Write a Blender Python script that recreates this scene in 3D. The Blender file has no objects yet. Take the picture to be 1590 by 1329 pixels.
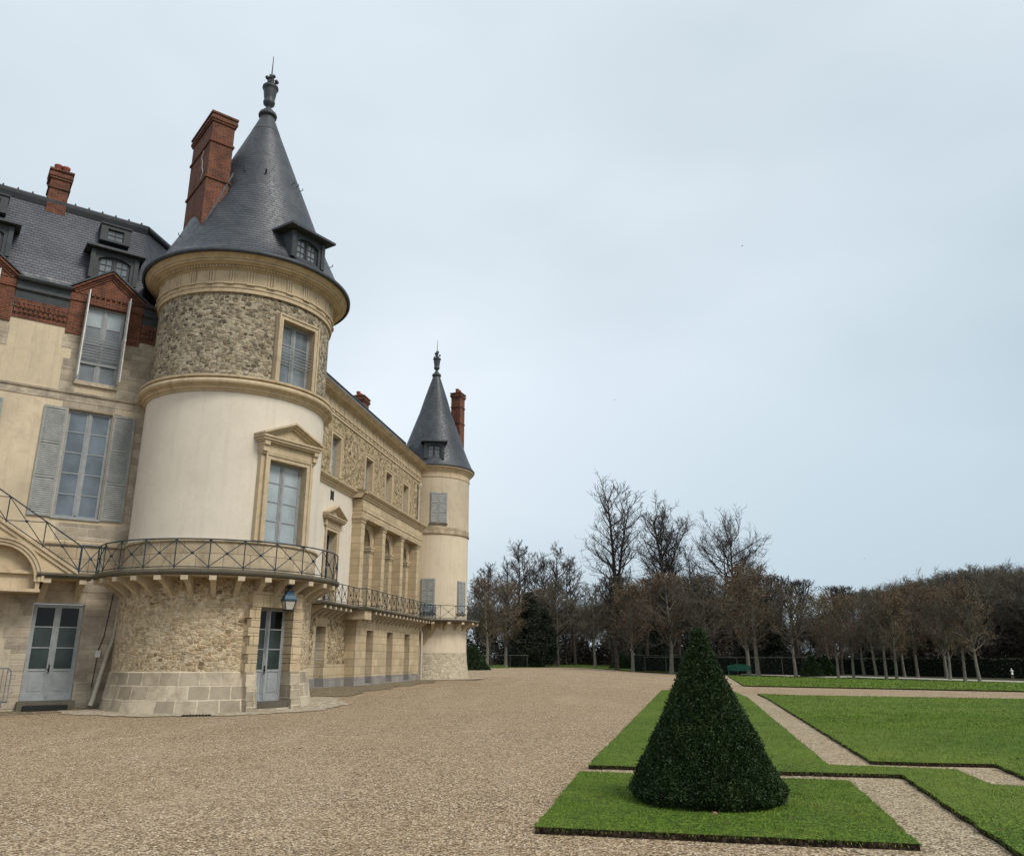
import bpy, math, random
from math import sin, cos, pi, radians as R_
from mathutils import Vector, Matrix
random.seed(11)
SC = bpy.context.scene
COL = SC.collection
# ------------------------------------------------------------ camera
EYE = 1.65
cd = bpy.data.cameras.new("camera"); cam = bpy.data.objects.new("camera", cd); COL.objects.link(cam)
cd.sensor_fit = 'HORIZONTAL'; cd.sensor_width = 36.0; cd.lens = 1240.0/1590.0*36.0
cd.clip_start = 0.1; cd.clip_end = 6000
cam.location = (0, 0, EYE); cam.rotation_euler = (R_(90+16.15), 0, 0)
SC.camera = cam
# ------------------------------------------------------------ light
SUN_EL, SUN_AZ = 48.0, 128.0
sd = bpy.data.lights.new("sun", 'SUN'); sun = bpy.data.objects.new("sun", sd); COL.objects.link(sun)
sd.energy = 1.5; sd.angle = R_(18); sd.color = (1.0, 0.95, 0.87)
sun.rotation_euler = (R_(90-SUN_EL), 0, R_(180-SUN_AZ))
W = bpy.data.worlds.new("World"); SC.world = W; W.use_nodes = True
wt = W.node_tree; wt.nodes.clear()
def wn(t, **k):
    n = wt.nodes.new(t)
    for a, b in k.items(): setattr(n, a, b)
    return n
wo = wn('ShaderNodeOutputWorld'); wb = wn('ShaderNodeBackground'); wb.inputs[1].default_value = 0.1
sky = wn('ShaderNodeTexSky'); sky.sky_type = 'NISHITA'; sky.sun_disc = False
sky.sun_elevation = R_(SUN_EL); sky.sun_rotation = R_(SUN_AZ); sky.dust_density = 6; sky.air_density = 1.2; sky.ozone_density = 1.5
wtc = wn('ShaderNodeTexCoord'); wmp = wn('ShaderNodeMapping'); wmp.inputs['Scale'].default_value = (1.0, 1.0, 2.2)
wno = wn('ShaderNodeTexNoise'); wno.inputs['Scale'].default_value = 1.15; wno.inputs['Detail'].default_value = 4; wno.inputs['Roughness'].default_value = .45
wcr = wn('ShaderNodeValToRGB')
wcr.color_ramp.elements[0].position = .36; wcr.color_ramp.elements[0].color = (3.85, 4.42, 4.8, 1)
wcr.color_ramp.elements[1].position = .64; wcr.color_ramp.elements[1].color = (5.2, 5.65, 6.1, 1)
wmx = wn('ShaderNodeMix', data_type='RGBA'); wmx.inputs[0].default_value = 0.92
wt.links.new(wtc.outputs['Generated'], wmp.inputs[0]); wt.links.new(wmp.outputs[0], wno.inputs['Vector'])
wt.links.new(wno.outputs[0], wcr.inputs[0]); wt.links.new(sky.outputs[0], wmx.inputs[6]); wt.links.new(wcr.outputs[0], wmx.inputs[7])
# thicker cloud low down and towards the north-east: darker, bluer there, brighter overhead
wsx = wn('ShaderNodeSeparateXYZ'); wt.links.new(wtc.outputs['Generated'], wsx.inputs[0])
wdt = wn('ShaderNodeVectorMath', operation='DOT_PRODUCT'); wdt.inputs[1].default_value = (.62, .62, -.55)
wt.links.new(wtc.outputs['Generated'], wdt.inputs[0])
wgr = wn('ShaderNodeValToRGB'); ge = wgr.color_ramp.elements
ge[0].position = .3; ge[0].color = (1.0, 1.0, 1.0, 1); ge[1].position = .8; ge[1].color = (.62, .71, .745, 1)
wt.links.new(wdt.outputs['Value'], wgr.inputs[0])
wml = wn('ShaderNodeMix', data_type='RGBA', blend_type='MULTIPLY'); wml.inputs[0].default_value = 1.0
wt.links.new(wmx.outputs[2], wml.inputs[6]); wt.links.new(wgr.outputs[0], wml.inputs[7])
wt.links.new(wml.outputs[2], wb.inputs[0]); wt.links.new(wb.outputs[0], wo.inputs[0])
SC.view_settings.view_transform = 'Standard'; SC.view_settings.look = 'None'
SC.view_settings.gamma = 1; SC.view_settings.exposure = 0.80
# ------------------------------------------------------------ mesh builder
class MB:
    def __init__(s): s.v = []; s.f = []; s.uv = []; s.sm = []; s.key = {}
    def vert(s, p, g):
        if not g: s.v.append(p); return len(s.v)-1
        k = (round(p[0], 4), round(p[1], 4), round(p[2], 4), g)
        i = s.key.get(k)
        if i is None: s.v.append(p); i = len(s.v)-1; s.key[k] = i
        return i
    def face(s, pts, uv=None, g=0):
        if uv is None:
            a, b, c = pts[0], pts[1], pts[2]
            u1 = (b[0]-a[0], b[1]-a[1], b[2]-a[2]); u2 = (c[0]-a[0], c[1]-a[1], c[2]-a[2])
            n = Vector(u1).cross(Vector(u2))
            if n.length < 1e-12 and len(pts) > 3:
                n = (Vector(pts[2])-Vector(pts[1])).cross(Vector(pts[3])-Vector(pts[1]))
            if n.length < 1e-12: n = Vector((0, 0, 1))
            n.normalize()
            t = Vector((1, 0, 0)) if abs(n.z) > .999 else Vector((-n.y, n.x, 0)).normalized()
            w = n.cross(t)
            uv = [(Vector(p).dot(t), Vector(p).dot(w)) for p in pts]
        s.f.append([s.vert(tuple(p), g) for p in pts]); s.uv.append(uv); s.sm.append(bool(g))
    def build(s, name, mat, parent=None, loc=None):
        me = bpy.data.meshes.new(name)
        off = Vector((0, 0, 0))
        if parent is not None:
            q = parent
            while q is not None: off += Vector(q.location); q = q.parent
        elif loc is not None: off = Vector(loc)
        vs = [(v[0]-off[0], v[1]-off[1], v[2]-off[2]) for v in s.v]
        me.from_pydata(vs, [], s.f)
        ul = me.uv_layers.new(name="uv")
        flat = []
        for u in s.uv:
            for a in u: flat += [a[0], a[1]]
        ul.data.foreach_set("uv", flat)
        me.polygons.foreach_set("use_smooth", s.sm)
        me.materials.append(mat); me.update()
        o = bpy.data.objects.new(name, me); COL.objects.link(o)
        if parent is not None: o.parent = parent
        elif loc is not None: o.location = loc
        return o
def tag(o, label, cat, group=None, kind=None):
    if label: o['label'] = label
    if cat: o['category'] = cat
    if group: o['group'] = group
    if kind: o['kind'] = kind
    return o
def thing(name, label, cat, loc=(0, 0, 0), group=None):
    o = bpy.data.objects.new(name, None); COL.objects.link(o); o.location = loc
    o.empty_display_size = .2
    return tag(o, label, cat, group)
def copy_tree(o, parent=None):
    c = o.copy(); COL.objects.link(c)
    if parent is not None: c.parent = parent
    for ch in list(o.children): copy_tree(ch, c)
    return c
# ------------------------------------------------------------ surface mappers  M(s, z, o)
def plane_map(org, az):
    a = R_(az); d = (sin(a), cos(a)); n = (cos(a), -sin(a))
    def M(s, z, o=0.0): return (org[0]+d[0]*s+n[0]*o, org[1]+d[1]*s+n[1]*o, z)
    M.step = None; M.curv = False
    return M
def cyl_map(C, R, ref, step=.24):
    def M(s, z, o=0.0):
        a = R_(ref)-s/R
        return (C[0]+(R+o)*sin(a), C[1]+(R+o)*cos(a), z)
    M.step = step; M.curv = True
    return M
def tangent_map(C, R, ref, s0):   # flat frame touching the drum at arc position s0
    a = R_(ref)-s0/R
    n = (sin(a), cos(a))
    return plane_map((C[0]+R*n[0], C[1]+R*n[1]), math.degrees(a)-90)
def splits(M, s0, s1):
    n = 1 if not M.step else max(1, int(math.ceil(abs(s1-s0)/M.step-1e-6)))
    return [s0+(s1-s0)*i/n for i in range(n+1)]
def wall(mb, M, s0, s1, z0, z1, holes=(), rev=0.0, ofun=None, zs=(), g=0):
    of = ofun or (lambda z: 0.0)
    if M.curv and not g: g = 5
    S = sorted(set([s0, s1]+[x for h in holes for x in h[:2] if s0 < x < s1]))
    Z = sorted(set([z0, z1]+[x for h in holes for x in h[2:] if z0 < x < z1]+[z for z in zs if z0 < z < z1]))
    for i in range(len(S)-1):
        for j in range(len(Z)-1):
            ms, mz = (S[i]+S[i+1])/2, (Z[j]+Z[j+1])/2
            if any(h[0] < ms < h[1] and h[2] < mz < h[3] for h in holes): continue
            ss = splits(M, S[i], S[i+1])
            for k in range(len(ss)-1):
                a, b = ss[k], ss[k+1]
                mb.face([M(a, Z[j], of(Z[j])), M(b, Z[j], of(Z[j])), M(b, Z[j+1], of(Z[j+1])), M(a, Z[j+1], of(Z[j+1]))],
                        [(a, Z[j]), (b, Z[j]), (b, Z[j+1]), (a, Z[j+1])], g)
    if rev:
        for h in holes:
            a, b, c, d = h
            c = max(c, z0); d = min(d, z1)
            mb.face([M(a, c, 0), M(a, d, 0), M(a, d, -rev), M(a, c, -rev)], [(a, c), (a, d), (a+rev, d), (a+rev, c)])
            mb.face([M(b, c, 0), M(b, c, -rev), M(b, d, -rev), M(b, d, 0)], [(b, c), (b+rev, c), (b+rev, d), (b, d)])
            for zz in ([c] if h[2] >= z0 else [])+([d] if h[3] <= z1 else []):
                ss = splits(M, a, b)
                for k in range(len(ss)-1):
                    mb.face([M(ss[k], zz, 0), M(ss[k], zz, -rev), M(ss[k+1], zz, -rev), M(ss[k+1], zz, 0)],
                            [(ss[k], zz), (ss[k], zz+rev), (ss[k+1], zz+rev), (ss[k+1], zz)])
def sweep(mb, M, s0, s1, prof, closed=True, caps=True, g=0):
    if M.curv and not g and abs(s1-s0) > .5: g = 200
    ss = splits(M, s0, s1)
    n = len(prof); m = n if closed else n-1
    L = [0]
    for i in range(n): L.append(L[-1]+math.hypot(prof[(i+1) % n][0]-prof[i][0], prof[(i+1) % n][1]-prof[i][1]))
    for k in range(len(ss)-1):
        a, b = ss[k], ss[k+1]
        for i in range(m):
            p, q = prof[i], prof[(i+1) % n]
            mb.face([M(a, p[1], p[0]), M(b, p[1], p[0]), M(b, q[1], q[0]), M(a, q[1], q[0])],
                    [(a, p[1]+p[0]), (b, p[1]+p[0]), (b, q[1]+q[0]), (a, q[1]+q[0])], (g+i+1) if g else 0)
    if caps and closed:
        mb.face([M(s0, p[1], p[0]) for p in prof], [(p[0], p[1]) for p in prof])
        mb.face([M(s1, p[1], p[0]) for p in reversed(prof)], [(p[0], p[1]) for p in reversed(prof)])
def mbox(mb, M, s0, s1, z0, z1, o0, o1):
    sweep(mb, M, s0, s1, [(o0, z0), (o1, z0), (o1, z1), (o0, z1)])
def prism(mb, M, poly, o0, o1):     # polygon in (s, z) pushed out from o0 to o1
    mb.face([M(s, z, o1) for s, z in poly], [tuple(p) for p in poly])
    n = len(poly)
    for i in range(n):
        p, q = poly[i], poly[(i+1) % n]
        mb.face([M(p[0], p[1], o0), M(q[0], q[1], o0), M(q[0], q[1], o1), M(p[0], p[1], o1)])
def frame_of(d):
    d = Vector(d).normalized()
    a = Vector((0, 0, 1)) if abs(d.z) < .9 else Vector((1, 0, 0))
    x = d.cross(a).normalized(); return x, d.cross(x).normalized()
def tube(mb, pts, rad, n=6, smooth=True, cap=False):
    pts = [Vector(p) for p in pts]
    if not isinstance(rad, (list, tuple)): rad = [rad]*len(pts)
    rings = []
    for i, p in enumerate(pts):
        d = (pts[min(i+1, len(pts)-1)]-pts[max(i-1, 0)])
        x, y = frame_of(d)
        if rings:
            # keep rings untwisted
            x = (px-d.normalized()*px.dot(d.normalized())).normalized(); y = d.normalized().cross(x)
        px = x
        rings.append([p+(x*cos(2*pi*k/n)+y*sin(2*pi*k/n))*rad[i] for k in range(n)])
    base = len(mb.v)
    for r in rings: mb.v += [tuple(q) for q in r]
    ln = 0
    for i in range(len(rings)-1):
        l2 = ln+(pts[i+1]-pts[i]).length
        for k in range(n):
            k2 = (k+1) % n
            mb.f.append([base+i*n+k, base+i*n+k2, base+(i+1)*n+k2, base+(i+1)*n+k])
            mb.uv.append([(k/n*.3, ln), ((k+1)/n*.3, ln), ((k+1)/n*.3, l2), (k/n*.3, l2)]); mb.sm.append(smooth)
        ln = l2
    if cap:
        for i in (0, len(rings)-1):
            mb.f.append([base+i*n+k for k in range(n)]); mb.uv.append([(0, 0)]*n); mb.sm.append(False)
def lathe(mb, C, prof, seg=64, g=50, uscale=None):
    L = 0
    for i in range(len(prof)-1):
        (r0, z0), (r1, z1) = prof[i], prof[i+1]
        l2 = L+math.hypot(r1-r0, z1-z0)
        us = uscale or max(r0, r1)
        for k in range(seg):
            a, b = 2*pi*k/seg, 2*pi*(k+1)/seg
            P = [(C[0]+r0*sin(a), C[1]+r0*cos(a), z0), (C[0]+r0*sin(b), C[1]+r0*cos(b), z0), (C[0]+r1*sin(b), C[1]+r1*cos(b), z1), (C[0]+r1*sin(a), C[1]+r1*cos(a), z1)]
            U = [(a*us, L), (b*us, L), (b*us, l2), (a*us, l2)]
            if r1 < 1e-6: P.pop(); U.pop()
            mb.face(P, U, g)
        L = l2
def ball(mb, c, r, n=8, m=5):
    prof = [(r*sin(pi*i/m), c[2]-r*cos(pi*i/m)) for i in range(m+1)]
    prof = [(max(p[0], 1e-4), p[1]) for p in prof]
    lathe(mb, c, prof, n, 77)
def obox(mb, c, sx, sy, z0, z1, az, taper=1.0):   # upright box, az = direction of its local y
    M = plane_map(c, az)
    h = sx/2
    P = lambda t, z, k: [M(-sy/2*k, z, -h*k), M(sy/2*k, z, -h*k), M(sy/2*k, z, h*k), M(-sy/2*k, z, h*k)]
    A, B = P(0, z0, 1), P(0, z1, taper)
    for i in range(4):
        j = (i+1) % 4; mb.face([A[i], A[j], B[j], B[i]])
    mb.face(B); mb.face(A[::-1])
# ------------------------------------------------------------ materials
class NT:
    def __init__(s, name):
        s.m = bpy.data.materials.new(name); s.m.use_nodes = True
        s.t = s.m.node_tree; s.t.nodes.clear()
        s.o = s.n('ShaderNodeOutputMaterial'); s.b = s.n('ShaderNodeBsdfPrincipled')
        s.l(s.b.outputs[0], s.o.inputs[0])
        s.b.inputs['Specular IOR Level'].default_value = .25
    def n(s, t, **k):
        x = s.t.nodes.new(t)
        for a, b in k.items(): setattr(x, a, b)
        return x
    def l(s, a, b): s.t.links.new(a, b)
    def set(s, **k):
        for a, b in k.items(): s.b.inputs[a.replace('_', ' ')].default_value = b
    def coord(s, kind='UV', scale=(1, 1, 1)):
        c = s.n('ShaderNodeTexCoord'); m = s.n('ShaderNodeMapping'); m.inputs['Scale'].default_value = scale
        s.l(c.outputs[kind], m.inputs[0]); return m.outputs[0]
    def noise(s, vec, scale, detail=4, rough=.55, dist=0):
        x = s.n('ShaderNodeTexNoise'); x.inputs['Scale'].default_value = scale; x.inputs['Detail'].default_value = detail
        x.inputs['Roughness'].default_value = rough; x.inputs['Distortion'].default_value = dist
        s.l(vec, x.inputs['Vector']); return x
    def vor(s, vec, scale, feat='F1', rnd=1.0):
        x = s.n('ShaderNodeTexVoronoi', feature=feat); x.inputs['Scale'].default_value = scale
        x.inputs['Randomness'].default_value = rnd
        s.l(vec, x.inputs['Vector']); return x
    def ramp(s, fac, stops, interp='LINEAR'):
        r = s.n('ShaderNodeValToRGB'); e = r.color_ramp.elements; r.color_ramp.interpolation = interp
        while len(e) < len(stops): e.new(.5)
        for i, (p, c) in enumerate(stops):
            e[i].position = p; e[i].color = (c, c, c, 1) if not isinstance(c, tuple) else (c[0], c[1], c[2], 1)
        s.l(fac, r.inputs[0]); return r.outputs[0]
    def mix(s, f, a, b, mode='MIX'):
        x = s.n('ShaderNodeMix', data_type='RGBA', blend_type=mode)
        for i, v in ((0, f), (6, a), (7, b)):
            if isinstance(v, tuple): x.inputs[i].default_value = (v[0], v[1], v[2], 1)
            elif isinstance(v, (int, float)): x.inputs[i].default_value = v
            else: s.l(v, x.inputs[i])
        return x.outputs[2]
    def math(s, op, a, b=None):
        x = s.n('ShaderNodeMath', operation=op)
        for i, v in ((0, a), (1, b)):
            if v is None: continue
            if isinstance(v, (int, float)): x.inputs[i].default_value = v
            else: s.l(v, x.inputs[i])
        return x.outputs[0]
    def color(s, c): s.l(c, s.b.inputs['Base Color'])
    def bump(s, h, strength=.5, dist=.02):
        x = s.n('ShaderNodeBump'); x.inputs['Strength'].default_value = strength; x.inputs['Distance'].default_value = dist
        s.l(h, x.inputs['Height']); s.l(x.outputs[0], s.b.inputs['Normal'])
    def sep(s, vec):
        x = s.n('ShaderNodeSeparateXYZ'); s.l(vec, x.inputs[0]); return x.outputs
def sc(c, k): return (c[0]*k, c[1]*k, c[2]*k)
def m_plaster(name, c, var=.1, stain=.25, sc2=1.0, stain_col=(.3, .25, .17)):
    t = NT(name); o = t.coord('Object'); t.set(Roughness=.9)
    a = t.noise(o, .45*sc2, 6, .62); b = t.noise(o, 9, 4, .6); d = t.noise(o, 1.6*sc2, 5, .7, .4)
    k = t.ramp(a.outputs[0], [(.3, sc(c, 1-var)), (.7, sc(c, 1+var*.6))])
    k = t.mix(t.ramp(d.outputs[0], [(.5, 0.0), (.72, stain)]), k, stain_col)
    k = t.mix(t.ramp(b.outputs[0], [(.35, .0), (.75, .18)]), k, sc(c, .72))
    st = t.noise(t.coord('Object', (2.6, 2.6, .22)), 1.6, 5, .65)
    k = t.mix(t.ramp(st.outputs[0], [(.5, 0.0), (.74, stain*.8)]), k, sc(stain_col, .85))
    t.color(k); t.bump(t.noise(o, 45, 3, .7).outputs[0], .25, .006); return t.m
def m_stone(name, c, bw=1.1, bh=.38, mort=.012, var=.14, stain=.3, dark=(.2, .15, .09), joint=.75, bump=.3, warp=.012):
    t = NT(name); u = t.coord('UV'); o = t.coord('Object'); t.set(Roughness=.85)
    br = t.n('ShaderNodeTexBrick'); br.inputs['Scale'].default_value = 1
    br.inputs['Brick Width'].default_value = bw; br.inputs['Row Height'].default_value = bh
    br.inputs['Mortar Size'].default_value = mort; br.inputs['Mortar Smooth'].default_value = .3
    br.inputs['Color1'].default_value = (*sc(c, 1-var), 1); br.inputs['Color2'].default_value = (*sc(c, 1+var*.7), 1)
    br.inputs['Mortar'].default_value = (*sc(c, joint), 1)
    wv = t.mix(warp, u, t.noise(o, 3, 2).outputs['Color'])
    t.l(wv, br.inputs['Vector'])
    n1 = t.noise(o, 1.3, 6, .65, .5); n2 = t.noise(o, 14, 4, .65)
    k = t.mix(t.ramp(n1.outputs[0], [(.45, 0.0), (.75, stain)]), br.outputs['Color'], dark)
    k = t.mix(t.ramp(n2.outputs[0], [(.3, .3), (.6, 0.0)]), k, sc(c, .6))
    t.color(k)
    hgt = t.mix(.4, t.math('SUBTRACT', 1.0, br.outputs['Fac']), n2.outputs[0])
    t.bump(hgt, bump, .02); return t.m
def m_rubble(name, cols, mortar, sx=6.5, sy=9.5, dark=.3, patch=None):
    t = NT(name); u = t.coord('UV', (sx, sy, 1)); u0 = t.coord('UV'); o = t.coord('Object'); t.set(Roughness=.92)
    wob = t.noise(u, 1.3, 3, .6)
    uv = t.mix(.32, u, wob.outputs['Color'], 'ADD')
    v = t.vor(uv, 1.0, 'F1', .9); v.distance = 'CHEBYCHEV'; v2 = t.vor(uv, 1.0, 'F2', .9); v2.distance = 'CHEBYCHEV'
    edge = t.math('SUBTRACT', v2.outputs['Distance'], v.outputs['Distance'])
    rnd = t.sep(v.outputs['Color'])[0]
    k = t.ramp(rnd, [(i/(len(cols)-1), cc) for i, cc in enumerate(cols)])
    fine = t.noise(o, 38, 4, .7)
    k = t.mix(t.ramp(fine.outputs[0], [(.33, .5), (.55, 0.0)]), k, (.05, .04, .028))
    big = t.noise(o, .55, 4, .6)
    if patch: k = t.mix(t.ramp(big.outputs[0], [(.42, 0.0), (.62, .55)]), k, patch, 'MIX')
    mf = t.ramp(edge, [(.05, 1.0), (.17, 0.0)])
    mm = t.noise(o, 5, 4, .7)
    k = t.mix(mf, k, t.ramp(mm.outputs[0], [(.35, sc(mortar, dark)), (.6, mortar)]))
    t.color(k)
    hh = t.math('ADD', t.ramp(edge, [(.0, 0.0), (.3, 1.0)]), t.math('MULTIPLY', fine.outputs[0], .6))
    t.bump(hh, .6, .04); return t.m
def m_brick(name):
    t = NT(name); u = t.coord('UV'); o = t.coord('Object'); t.set(Roughness=.9)
    br = t.n('ShaderNodeTexBrick'); br.inputs['Scale'].default_value = 1
    br.inputs['Brick Width'].default_value = .22; br.inputs['Row Height'].default_value = .072
    br.inputs['Mortar Size'].default_value = .009; br.inputs['Bias'].default_value = -.1
    br.inputs['Color1'].default_value = (.18, .055, .028, 1); br.inputs['Color2'].default_value = (.075, .023, .015, 1)
    br.inputs['Mortar'].default_value = (.2, .13, .09, 1); t.l(u, br.inputs['Vector'])
    n = t.noise(o, 2.2, 6, .7); n2 = t.noise(o, 22, 3, .7)
    k = t.mix(t.ramp(n.outputs[0], [(.42, 0.0), (.72, .75)]), br.outputs['Color'], (.03, .018, .014))
    k = t.mix(t.ramp(n2.outputs[0], [(.55, 0.0), (.75, .5)]), k, (.24, .09, .055))
    t.color(k); t.bump(t.math('SUBTRACT', 1.0, br.outputs['Fac']), .6, .012); return t.m
def m_slate(name, rh=.14, bw=.22, c1=(.05, .062, .078), c2=(.028, .036, .047)):
    t = NT(name); u = t.coord('UV'); o = t.coord('Object'); t.set(Roughness=.42); t.b.inputs['Specular IOR Level'].default_value = .5
    br = t.n('ShaderNodeTexBrick'); br.inputs['Scale'].default_value = 1
    br.inputs['Brick Width'].default_value = bw; br.inputs['Row Height'].default_value = rh
    br.inputs['Mortar Size'].default_value = .012; br.inputs['Mortar Smooth'].default_value = .4
    br.inputs['Color1'].default_value = (*c1, 1); br.inputs['Color2'].default_value = (*c2, 1)
    br.inputs['Mortar'].default_value = (*sc(c2, .6), 1); t.l(u, br.inputs['Vector'])
    n = t.noise(o, 1.1, 6, .7, .6)
    k = t.mix(t.ramp(n.outputs[0], [(.45, 0.0), (.75, .6)]), br.outputs['Color'], (.125, .13, .135))
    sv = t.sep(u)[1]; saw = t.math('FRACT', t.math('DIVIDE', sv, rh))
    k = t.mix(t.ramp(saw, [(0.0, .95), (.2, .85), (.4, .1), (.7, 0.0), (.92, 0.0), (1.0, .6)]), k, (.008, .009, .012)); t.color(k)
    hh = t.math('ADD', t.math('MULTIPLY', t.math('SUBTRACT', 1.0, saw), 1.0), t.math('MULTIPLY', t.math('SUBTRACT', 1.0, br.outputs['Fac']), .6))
    t.bump(hh, .8, .02); 
    t.l(t.ramp(t.noise(o, 6, 3).outputs[0], [(.3, .35), (.7, .6)]), t.b.inputs['Roughness']); return t.m
def m_paint(name, c, rough=.5, wear=.12):
    t = NT(name); o = t.coord('Object'); t.set(Roughness=rough)
    n = t.noise(o, 3.5, 5, .65); n2 = t.noise(o, 30, 3, .6)
    k = t.ramp(n.outputs[0], [(.3, sc(c, 1-wear)), (.7, sc(c, 1+wear))])
    k = t.mix(t.ramp(n2.outputs[0], [(.55, 0.0), (.8, .35)]), k, sc(c, .55))
    t.color(k); t.bump(n2.outputs[0], .08, .004); return t.m
def m_glass(name, c, rough=.06, spec=.6, var=.35):
    t = NT(name); o = t.coord('Object'); t.set(Roughness=rough); t.b.inputs['Specular IOR Level'].default_value = spec
    n = t.noise(o, .8, 3, .6)
    t.color(t.ramp(n.outputs[0], [(.35, sc(c, 1-var)), (.65, sc(c, 1+var))]))  # mottled colour stands in for varied reflections in the window panes
    t.bump(t.noise(o, 1.7, 2).outputs[0], .06, .05); return t.m
def m_ground(name, cols, s1=34, s2=12, patch=(.3, .22, .13), pf=.4, bump=.8, bd=.02, green=0.0):
    t = NT(name); o = t.coord('Object'); t.set(Roughness=.95); t.b.inputs['Specular IOR Level'].default_value = .15
    v = t.vor(o, s1); v2 = t.vor(o, s2)
    r1 = t.sep(v.outputs['Color'])[0]; r2 = t.sep(v2.outputs['Color'])[1]
    k = t.ramp(t.math('ADD', t.math('MULTIPLY', r1, .72), t.math('MULTIPLY', r2, .28)), [(i/(len(cols)-1)*.8+.1, cc) for i, cc in enumerate(cols)])
    gap = t.ramp(v.outputs['Distance'], [(.38, 0.0), (.75, .85)])
    k = t.mix(gap, k, sc(cols[0], .45))
    n = t.noise(o, .22, 6, .62, .3)
    k = t.mix(t.ramp(n.outputs[0], [(.42, 0.0), (.68, pf)]), k, patch)
    n3 = t.noise(o, 1.8, 5, .7)
    k = t.mix(t.ramp(n3.outputs[0], [(.3, .3), (.55, 0.0)]), k, sc(cols[1], .55))
    tr = t.noise(t.coord('Object', (.5, .09, 1)), 1.0, 4, .6, .8)
    k = t.mix(t.ramp(tr.outputs[0], [(.5, 0.0), (.7, .12)]), k, sc(cols[-1], .8))
    if green: k = t.mix(t.ramp(t.noise(o, .9, 5, .7).outputs[0], [(.52, 0.0), (.7, green)]), k, (.1, .11, .035))
    t.color(k)
    t.bump(t.math('SUBTRACT', 1.0, v.outputs['Distance']), bump, bd); return t.m
def m_leaf(name, c1, c2, rough=.6, scale=1.5, tip=None, tips=1.3):
    t = NT(name); o = t.coord('Object'); t.set(Roughness=rough)
    gi = t.n('ShaderNodeNewGeometry')
    k = t.mix(gi.outputs['Random Per Island'], c1, c2)
    n = t.noise(o, scale, 3, .6)
    k = t.mix(t.ramp(n.outputs[0], [(.35, .55), (.65, 0.0)]), k, sc(c1, .6))
    if tip:
        n2 = t.noise(o, tips, 4, .65, .4); k = t.mix(t.ramp(n2.outputs[0], [(.5, 0.0), (.7, .7)]), k, tip)
    t.color(k); return t.m
def m_bark(name, c, k2=.5, sc_=6, moss=.0):
    t = NT(name); o = t.coord('Object', (1, 1, .3)); t.set(Roughness=.95)
    n = t.noise(o, sc_, 5, .7)
    k = t.ramp(n.outputs[0], [(.35, sc(c, k2)), (.65, c)])
    if moss: k = t.mix(t.ramp(t.noise(o, 2.5, 3).outputs[0], [(.45, 0.0), (.7, moss)]), k, (.06, .07, .025))
    t.color(k); t.bump(n.outputs[0], .5, .03); return t.m
PL_WHITE = m_plaster('lime_plaster', (.63, .57, .475), .08, .32, .7, (.47, .41, .33))
PL_CREAM = m_plaster('ochre_plaster', (.55, .46, .325), .2, .5, 1.3, (.36, .3, .22))
PL_FAR = m_plaster('aged_plaster', (.51, .43, .32), .18, .5, .7, (.36, .28, .18))
PL_PATCH = m_plaster('brown_plaster', (.4, .3, .18), .12, .3, 1.2, (.28, .2, .11))
PL_GREY = m_plaster('weathered_plaster', (.45, .385, .29), .22, .7, 1.3, (.2, .165, .115))
LIME = m_stone('yellow_limestone', (.5, .395, .255), 1.1, .42, .015, .16, .5, (.24, .17, .095), .45, .4)
LIME_PLAIN = m_plaster('limestone_trim', (.5, .4, .265), .16, .5, 1.8, (.22, .16, .1))
LIME_OLD = m_stone('old_limestone', (.46, .37, .25), .85, .5, .014, .2, .8, (.1, .085, .06), .5, .5)
ASHLAR = m_stone('grey_ashlar', (.44, .375, .28), .6, .41, .026, .34, .8, (.13, .105, .07), 1.3, 1.0, .045)
QUOIN = m_stone('quoin_stone', (.43, .37, .285), .62, .3, .02, .28, .8, (.11, .09, .065), 1.1, .9, .03)
PLINTH = m_stone('grey_plinth_stone', (.27, .25, .23), .8, .6, .015, .2, .5, (.12, .11, .1), .7, .4)
RUB_UP = m_rubble('grey_millstone_rubble', [(.06, .046, .03), (.17, .135, .088), (.28, .225, .145), (.12, .092, .06), (.48, .41, .3), (.34, .275, .18)], (.44, .385, .28), 5.2, 8.6, .2, None)
RUB_LOW = m_rubble('ochre_millstone_rubble', [(.16, .1, .05), (.36, .25, .13), (.46, .36, .22), (.24, .16, .085), (.6, .51, .36), (.4, .26, .12)], (.6, .5, .35), 5.4, 8.8, .35, (.5, .39, .25))
RUB_WING = m_rubble('yellow_millstone_rubble', [(.035, .024, .014), (.27, .19, .095), (.4, .3, .17), (.1, .068, .036), (.64, .53, .36), (.34, .24, .12)], (.5, .4, .25), 4.4, 6.2, .12, (.33, .26, .14))
TALUS_ROUGH = m_rubble('rough_base_stone', [(.36, .3, .21), (.5, .43, .32), (.56, .49, .37), (.42, .35, .25), (.6, .54, .43)], (.5, .43, .31), 3.6, 5.2, .55, None)
BROWNSTONE = m_paint('brown_stone', (.2, .11, .075), .9, .3)
BRICK = m_brick('red_brick')
SLATE = m_slate('slate')
SLATE_W = m_slate('slate_pale', .13, .2, (.075, .078, .1), (.045, .048, .064))
LEAD = m_paint('lead_sheet', (.05, .056, .062), .5, .3)
DARKWOOD = m_paint('dark_painted_wood', (.042, .048, .052), .55, .25)
GREYPAINT = m_paint('grey_paint', (.27, .285, .29), .5, .16)
SHUTTER = m_paint('shutter_grey_paint', (.26, .27, .255), .55, .2)
WHITEPAINT = m_paint('white_paint', (.6, .6, .57), .5, .12)
G_DARK = m_glass('dark_glass', (.006, .008, .009), .1, .22)  # near-black also paints in the dark balcony reflection atop the doors
G_DOOR = m_glass('green_grey_glass', (.03, .042, .04), .1, .28)  # greenish grey reflection put into the colour of the lower door panes
G_MID = m_glass('blue_grey_glass', (.11, .14, .165), .12, .4, .3)
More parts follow.
